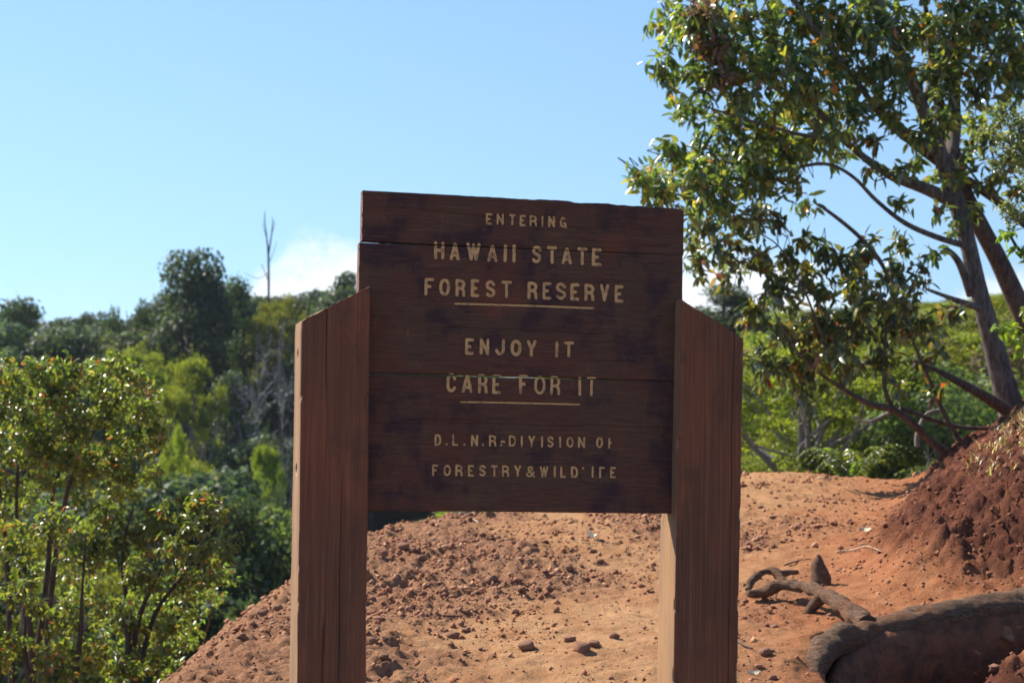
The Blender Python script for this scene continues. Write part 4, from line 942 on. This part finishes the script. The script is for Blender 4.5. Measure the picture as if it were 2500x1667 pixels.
def dark_lobes(seed, kind):
    g = np.random.default_rng(seed); out = [(0, 0, .55, .17, .17, .26)]
    for _ in range(46):
        z = g.uniform(.22, .93); prof = [math.sin(math.pi * (z - .12) / .86) ** .7, math.sin(math.pi * (z - .1) / .9) ** .8, (1.02 - z) ** .75 * 1.15][kind]
        a = g.uniform(0, 6.28); r = .31 * prof * g.random() ** .4; q = g.uniform(.065, .125) * (1.15 - .5 * z); out.append((math.cos(a) * r, math.sin(a) * r, z, q, q, q * g.uniform(.6, .9)))
    return out
def kind(key, crown, trunk): KIND[key] = (crown, trunk)
for s in range(3):
    lb = dark_lobes(10 + s, s)
    kind('dark%d' % s, far_crown('crown', lb, 26000, .0160, DARK, .42), trunk_mesh('trunk', [(0, 0, -.1, .03), (.01, 0, .3, .024), (0, .01, .7, .012)], M['dark_bark'], limbs(s, lb[:8], .35)))
for s in range(3):
    g = np.random.default_rng(40 + s); lb = []
    for q in range(60):
        a = g.uniform(0, 6.28); r = g.random() ** .55 * .40; rr = g.uniform(.035, .095); tier = g.choice([0, 0, 0, .06, .13, .22])
        lb.append((math.cos(a) * r * (1 - tier), math.sin(a) * r * (1 - tier), .88 - .13 * (r / .40) ** 2 - tier + g.normal() * .015, rr, rr, rr * g.uniform(.22, .42)))
    kind('koa%d' % s, far_crown('crown', lb, 20000, .0135, KOA, .30, .15, jit=.013), trunk_mesh('trunk', [(0, 0, -.1, .026), (.015, .01, .3, .02), (-.01, 0, .6, .013), (.01, 0, .8, .006)], M['grey_bark'], limbs(50 + s, lb[::3], .45, .010)))
for s in range(3):
    lb = lobes_round(30, .52, .40, .32, .08, .15, 70 + s)
    kind('shrub%d' % s, far_crown('crown', lb, 16000, .0175, [KOA, MIDG, KOA][s], .32, .45), trunk_mesh('trunk', [(0, 0, -.1, .03), (.02, 0, .3, .02), (.0, 0, .5, .01)], M['grey_bark'], limbs(80 + s, lb[:12], .1, .016)))
lb = lobes_round(20, .55, .34, .30, .11, .18, 99); kind('mid', far_crown('crown', lb, 20000, .0165, MIDG, .42, .5), trunk_mesh('trunk', [(0, 0, -.1, .03), (.02, 0, .3, .02), (.0, 0, .5, .01)], M['dark_bark'], limbs(98, lb[:8], .2)))
lb = lobes_round(18, .55, .34, .30, .10, .17, 97); kind('rust', far_crown('crown', lb, 15000, .0165, RUST, .42, .5), trunk_mesh('trunk', [(0, 0, -.1, .03), (.02, 0, .3, .02), (.0, 0, .5, .01)], M['dark_bark'], limbs(96, lb[:8], .2)))
lb = lobes_round(18, .50, .36, .30, .10, .17, 95); kind('pale', far_crown('crown', lb, 15000, .0165, GREYG, .36, .45), trunk_mesh('trunk', [(0, 0, -.1, .03), (.02, 0, .3, .02), (.0, 0, .5, .01)], M['grey_bark'], limbs(94, lb[:10], .1)))
lb = lobes_round(15, .68, .28, .26, .05, .10, 93); kind('wispy', far_crown('crown', lb, 4200, .018, DARK, .42, .2), trunk_mesh('trunk', [(0, 0, -.1, .022), (.02, 0, .3, .016), (.0, 0, .6, .01), (-.02, 0, .85, .004)], M['dark_bark'], limbs(92, lb, .35, .008)))
def twiggy(seed, up, n, spread):
    g = np.random.default_rng(seed); tb = TB(); tb.tube([(0, 0, -.1), (.01, 0, .3), (-.01, .01, .65), (.01, 0, .95)], [.011, .009, .006, .002], 7, .1, 2, sub=4)
    for q in range(n):
        z = g.uniform(.15, .85); a = g.uniform(0, 6.28); L = spread * g.uniform(.5, 1.) * (1.1 - z * .6); d = np.array([math.cos(a), math.sin(a), up + g.normal() * .2]); s = np.array([0, 0, z])
        p1 = s + d * L * .5 + g.normal(size=3) * .02; p2 = s + d * L + g.normal(size=3) * .04 + [0, 0, .03]; tb.tube([s, p1, p2], [.0034, .0023, .001], 4, cap=False, sub=2)
        for _ in range(5):
            t = g.uniform(.3, 1.); b = s + (p2 - s) * t; e = b + (d + g.normal(size=3) * .7) * L * .35; m = (b + e) / 2 + g.normal(size=3) * .012; tb.tube([b, m, e], [.0022, .0016, .0008], 3, cap=False)
    return tb
grey_twig = twiggy(5, .35, 46, .34).mesh('branches', [M['grey_bark']])
def far_tree(key, px, ptop, d, wpx, lab, cat='tree', group=None, name='forest_tree', rz=None, minh=None):
    top = at(px, ptop, d); gz = float(terrain(np.array([top[0]]), np.array([top[1]]))[0][0]) - .2
    H = max(top[2] - gz, .6 if minh is None else minh); gz = top[2] - H
    w = wpx * d / FPX / {'d': .54, 'k': .86, 's': .98, 'm': .9, 'r': .88, 'p': .92, 'w': .66, 't': .6}[key[0]]
    T = empty(name, (top[0], top[1], gz), random.uniform(0, 6.28) if rz is None else rz); T.scale = (w, w, H * 1.0)
    if key == 'twiggy': obj('branches', grey_twig, T)
    else: obj('crown', KIND[key][0], T); obj('trunk', KIND[key][1], T)
    tag(T, lab, cat, group); return T
N1 = [  # crown kind, px centre, top py, distance, crown width px, label
 ('dark0', 85, 705, 62, 300, 'dark broad tree on the skyline at the left edge'), ('dark1', 235, 742, 66, 170, 'small dark tree on the skyline between the left edge tree and the wispy tree'),
 ('wispy', 312, 660, 60, 130, 'wispy see-through tree just left of the tallest dark tree'), ('dark2', 465, 598, 58, 330, 'tallest dense dark tree rising above the forest skyline'), ('dark0', 555, 650, 60, 180, 'dark crown hugging the right shoulder of the tallest dark tree'),
 ('koa0', 330, 765, 52, 230, 'umbrella-shaped yellow-green tree in front of the tallest dark tree'), ('koa1', 470, 800, 47, 200, 'yellow-green tree with a bare grey trunk right of the umbrella-shaped one'), ('koa2', 680, 680, 58, 210, 'yellow-topped tree below the dead snag'),
 ('dark1', 845, 640, 64, 150, 'dark tree on the skyline next to the left post top'), ('rust', 120, 815, 52, 170, 'rusty brown tree below the left edge skyline tree'), ('dark2', 30, 840, 50, 180, 'dark tree behind the tallest left bush'),
 ('koa2', 430, 985, 40, 100, 'small yellow-green tree in the dark hollow above the rounded bush'), ('koa0', 450, 1050, 34, 190, 'broad olive tree just above the lower rounded bush'), ('koa1', 648, 1020, 42, 110, 'small yellow-green tree beside the left post'),
 ('mid', 620, 1085, 33, 240, 'broad dark green tree between the rounded bush and the left post'), ('pale', 690, 1060, 38, 110, 'grey-green tree touching the left post mid-height'), ('dark1', 590, 1170, 27, 200, 'dark bushy tree low behind the lower rounded bush'),
 ('dark0', 250, 900, 46, 230, 'dark tree filling the gap under the umbrella-shaped tree'), ('dark1', 560, 880, 52, 200, 'dark tree in the shaded hollow behind the grey dead tree'), ('dark2', 720, 800, 60, 190, 'dark tree partly hidden behind the left post'),
 ('dark1', 395, 690, 61, 200, 'dark crown on the left shoulder of the tallest dark tree'), ('dark0', 640, 725, 63, 200, 'dark crown directly behind the dead snag'), ('dark1', 745, 712, 65, 190, 'dark crown between the snag and the left post'), ('dark0', 165, 765, 60, 220, 'dark crown filling the dip right of the left edge skyline tree'),
 ('pale', 640, 1335, 17, 180, 'pale green feathery bush on the slope just beyond the dirt rim'), ('shrub1', 560, 1390, 14, 150, 'green shrub hanging on the slope under the dirt rim'),
 ('dark2', 1770, 690, 50, 260, 'dark tree on the far slope directly right of the right post top'), ('dark0', 1850, 760, 46, 170, 'dark blue-green tree low beside the right post'), ('mid', 1640, 700, 60, 220, 'dark green tree mostly hidden behind the boards'),
 ('shrub2', 1900, 955, 30, 240, 'yellow-green shrub beside the right post above the dirt crest'), ('mid', 2440, 690, 62, 240, 'green tree on the skyline behind the two eucalyptus stems'), ('koa1', 2290, 760, 58, 200, 'olive tree left of the eucalyptus trunk on the far slope'),
]
for a in N1: far_tree(a[0], a[1], a[2], a[3], a[4], a[5], 'bush' if a[0][:2] in ('sh', 'pa') and a[3] < 31 else 'tree', 'trees across the valley')
far_tree('twiggy', 630, 770, 46, 190, 'grey leafless twiggy tree among the dark trees left of the left post', group='trees across the valley', minh=8.)
far_tree('twiggy', 690, 760, 44, 90, 'grey bare trunk standing close beside the left post', group='trees across the valley', minh=9.)
far_tree('twiggy', 1960, 1040, 24, 130, 'grey dead shrub on the slope above the dirt crest', 'shrub', minh=2.)
far_tree('twiggy', 2290, 1060, 20, 120, 'grey bare shrub low behind the dirt crest next to the bank', 'shrub', minh=1.6)
far_tree('twiggy', 2080, 1070, 27, 150, 'grey leafless bush on the slope behind the fern clump', 'shrub', minh=1.8)
far_tree('twiggy', 2330, 990, 22, 170, 'grey dead shrub behind the low eucalyptus branches by the bank', 'shrub', minh=2.4)
# bare snag on the skyline
sb = at(654, 760, 60); sn = empty('dead_snag', (sb[0], sb[1], float(terrain(np.array([sb[0]]), np.array([sb[1]]))[0][0]) - .2)); tb = TB()
o_ = np.array(sn.location)
for rows in ([(660, 900, 60, 14), (656, 760, 60, 11), (656, 690, 60, 9), (655, 620, 60, 8), (650, 570, 60, 5), (646, 540, 60, 4), (647, 515, 60, 2)], [(655, 625, 60, 6), (662, 580, 60, 5), (666, 545, 60, 4), (665, 530, 60, 2)],
             [(656, 690, 60, 3), (645, 660, 60, 3), (638, 645, 60, 2)], [(652, 585, 60, 3), (644, 560, 60, 2), (641, 545, 60, 1.5)], [(664, 570, 60, 3), (670, 550, 60, 2), (671, 540, 60, 1.5)], [(657, 640, 60, 3), (668, 615, 60, 2), (675, 590, 60, 1.2)], [(655, 665, 60, 3), (630, 680, 60, 2), (595, 665, 60, 1.5)]):
    p = [at(*r[:3]) - o_ for r in rows]
    if rows[0][1] == 900: p = [np.zeros(3)] + p; rows = [rows[0]] + rows
    tb.tube(p, [r[3] * 60 / FPX / 2 * .68 for r in rows], 6, .2, 3, sub=3, nf=4)
obj('trunk', tb.mesh('trunk', [M['dark_bark']]), sn); tag(sn, 'bare dead snag with forked top standing against the sky above the forest', 'tree')
# massed forest and scrub that no one could tell apart: shared labels
g = np.random.default_rng(77)
SKYL = ([-300, 0, 180, 270, 340, 480, 600, 700, 800, 900, 1600, 1750, 2000, 2500, 2800], [715, 720, 750, 740, 715, 670, 695, 705, 690, 680, 760, 735, 735, 690, 680])
def fill(n, pxr, dr, keys, hr, wr, lab, grp, cat='tree', name='forest_tree', low=0):
    for q in range(n):
        d = g.uniform(*dr); px = g.uniform(*pxr); x = (px - PCX) / FPX * d; gz = float(terrain(np.array([x]), np.array([d]))[0][0])
        H = g.uniform(*hr); top = PCY - (gz + H - EYE) * FPX / d
        top = max(top, float(np.interp(px, SKYL[0], SKYL[1])) + low + g.uniform(0, 90))
        far_tree(keys[q % len(keys)], px, top, d, g.uniform(*wr) * FPX / d, lab, cat, grp, name)
fill(60, (-300, 1000), (57, 82), ['dark0', 'dark1', 'dark2', 'dark0', 'dark1', 'mid'], (8., 11.), (4., 7.), 'green tree lost in the massed forest on the slope across the valley', 'massed forest trees')
fill(26, (150, 760), (26, 50), ['dark0', 'mid', 'dark1', 'koa2', 'dark2', 'mid', 'koa0'], (4.5, 8.), (3.4, 5.), 'sunlit crown in the bank of trees between the left bushes and the left post', 'trees left of the sign', low=330)
fill(16, (-300, 720), (24, 38), ['dark1', 'mid', 'dark2', 'koa2'], (3.5, 6.), (3., 4.5), 'tree crown deep in the valley below the forest', 'valley trees', low=420)
fill(70, (1650, 2800), (20, 62), ['shrub0', 'shrub2', 'koa0', 'shrub0', 'dark1', 'koa2', 'shrub2', 'koa1', 'rust', 'koa0', 'mid'], (1.3, 3.8), (1.8, 4.8), 'yellow-green scrub bush massed on the hillside right of the sign', 'hillside scrub', 'bush', 'scrub_bush')
fill(60, (1600, 2900), (52, 82), ['shrub0', 'koa0', 'shrub1', 'koa1', 'koa2', 'mid', 'shrub2'], (2.2, 3.6), (3.4, 5.4), 'small scrub crown along the top of the far right hillside', 'crest scrub', 'bush', 'scrub_bush')
fill(12, (900, 1650), (20, 60), ['shrub0', 'mid', 'shrub2', 'dark0'], (2., 3.2), (2.6, 4.), 'green bush glimpsed behind the sign boards', 'scrub behind the sign', 'bush', 'scrub_bush')

# ------------------------------------------------------------------ grass on the bank, fern on the crest
def blades(n, area, hr, pal, lean=.9, w=.0035):
    V, F, C = [], [], []; k = 0
    for q in range(n):
        x, y = area(); z = ground_z(x, y); h = rng.uniform(*hr); a = rng.uniform(0, 6.28); l = rng.uniform(.2, lean) * h; dx, dy = math.cos(a) * l, math.sin(a) * l; sx_, sy_ = -math.sin(a) * w, math.cos(a) * w
        t = [0, .35, .7, 1.]; c = palette(1, *pal)[0]
        for tt in t:
            ww = 1 - tt * .92; V += [(x + dx * tt ** 1.8 + sx_ * ww, y + dy * tt ** 1.8 + sy_ * ww, z - .01 + h * tt * (1 - .25 * tt * lean)), (x + dx * tt ** 1.8 - sx_ * ww, y + dy * tt ** 1.8 - sy_ * ww, z - .01 + h * tt * (1 - .25 * tt * lean))]; C += [c, c]
        for i in range(3): F.append((k + 2 * i, k + 2 * i + 1, k + 2 * i + 3, k + 2 * i + 2))
        k += 8
    return np.array(V), np.array(F), np.array(C)
_x, _y = rng.uniform(2.05, 3.4, 40000), rng.uniform(8.0, 10.8, 40000)
_k = terrain(_x, _y)[2] > .52 + .3 * (fbm(_x * 2., _y * 2., 0, 2, 6) - .5)
spots = iter(np.stack([_x[_k], _y[_k]], -1).tolist())
def bank_top(): return next(spots)
V, F, C = blades(2200, bank_top, (.03, .10), ([(.46, .36, .22), (.58, .48, .32), (.34, .24, .13), (.16, .22, .04), (.24, .26, .06)], [5, 4, 3, 2, 1]), 1.3)
o = obj('dry_grass', mesh_np('dry_grass', V, F, cols=C, mats=[M['bushleaf']])); tag(o, 'straw-coloured dry grass fringe on top of the red bank', 'grass', kind='stuff')
fp = hit(2100, 1168); fp = np.array([fp[0], fp[1] + .3, 0]); fp[2] = ground_z(fp[0], fp[1]) - .05
fern = empty('fern_clump', fp)
for q in range(26):
    a = rng.uniform(0, 6.28); L = rng.uniform(.35, .7); n = 14; t = np.linspace(0, 1, n); r_ = L * .62 * t; zz = L * (1.25 * t - .95 * t * t) * 1.1
    c = np.stack([np.cos(a) * r_, np.sin(a) * r_, zz], -1); dirv = np.array([math.cos(a), math.sin(a), 0]); sv = np.array([-math.sin(a), math.cos(a), 0])
    P = np.concatenate([c[2:], c[2:]]); D_ = np.concatenate([np.tile(sv * .8 + dirv * .4 + [0, 0, -.3], (n - 2, 1)), np.tile(-sv * .8 + dirv * .4 + [0, 0, -.3], (n - 2, 1))]); ll = np.concatenate([.10 * (1.05 - t[2:]), .10 * (1.05 - t[2:])])
    V, F, C = leaves(P, D_, ll, .009, palette(len(P), [(.11, .15, .025), (.15, .18, .03), (.08, .12, .02)], [3, 2, 2]))
    rt = TB(); rt.tube(c, np.linspace(.004, .0015, n), 4); rv = np.concatenate(rt.V); rq = np.concatenate(rt.F) + len(V)
    obj('frond', mesh_np('frond', np.concatenate([V, rv]), [F, rq], cols=np.concatenate([C, np.tile([[.12, .15, .04]], (len(rv), 1))]), mats=[M['bushleaf']], smooth=False), fern)
tag(fern, 'light green clump of drooping fern fronds behind the dirt crest', 'fern')

# ------------------------------------------------------------------ the hazy air of the valley
hb = bmesh.new(); bmesh.ops.create_cube(hb, size=1.0); hm = bpy.data.meshes.new('haze'); hb.to_mesh(hm); hb.free()
hz = obj('haze', hm, loc=(0, 0, -3.)); hz.scale = (9600, 9600, 26)
hmat = bpy.data.materials.new('haze'); hmat.use_nodes = True; hn = hmat.node_tree.nodes; hn.remove(hn['Principled BSDF'])
pv = hn.new('ShaderNodeVolumePrincipled'); pv.inputs['Color'].default_value = (.80, .88, 1, 1); pv.inputs['Density'].default_value = .0003; pv.inputs['Anisotropy'].default_value = .3
hmat.node_tree.links.new(pv.outputs[0], hn['Material Output'].inputs['Volume']); hm.materials.append(hmat)
tag(hz, 'thin pale haze over the valley', 'haze', kind='stuff')
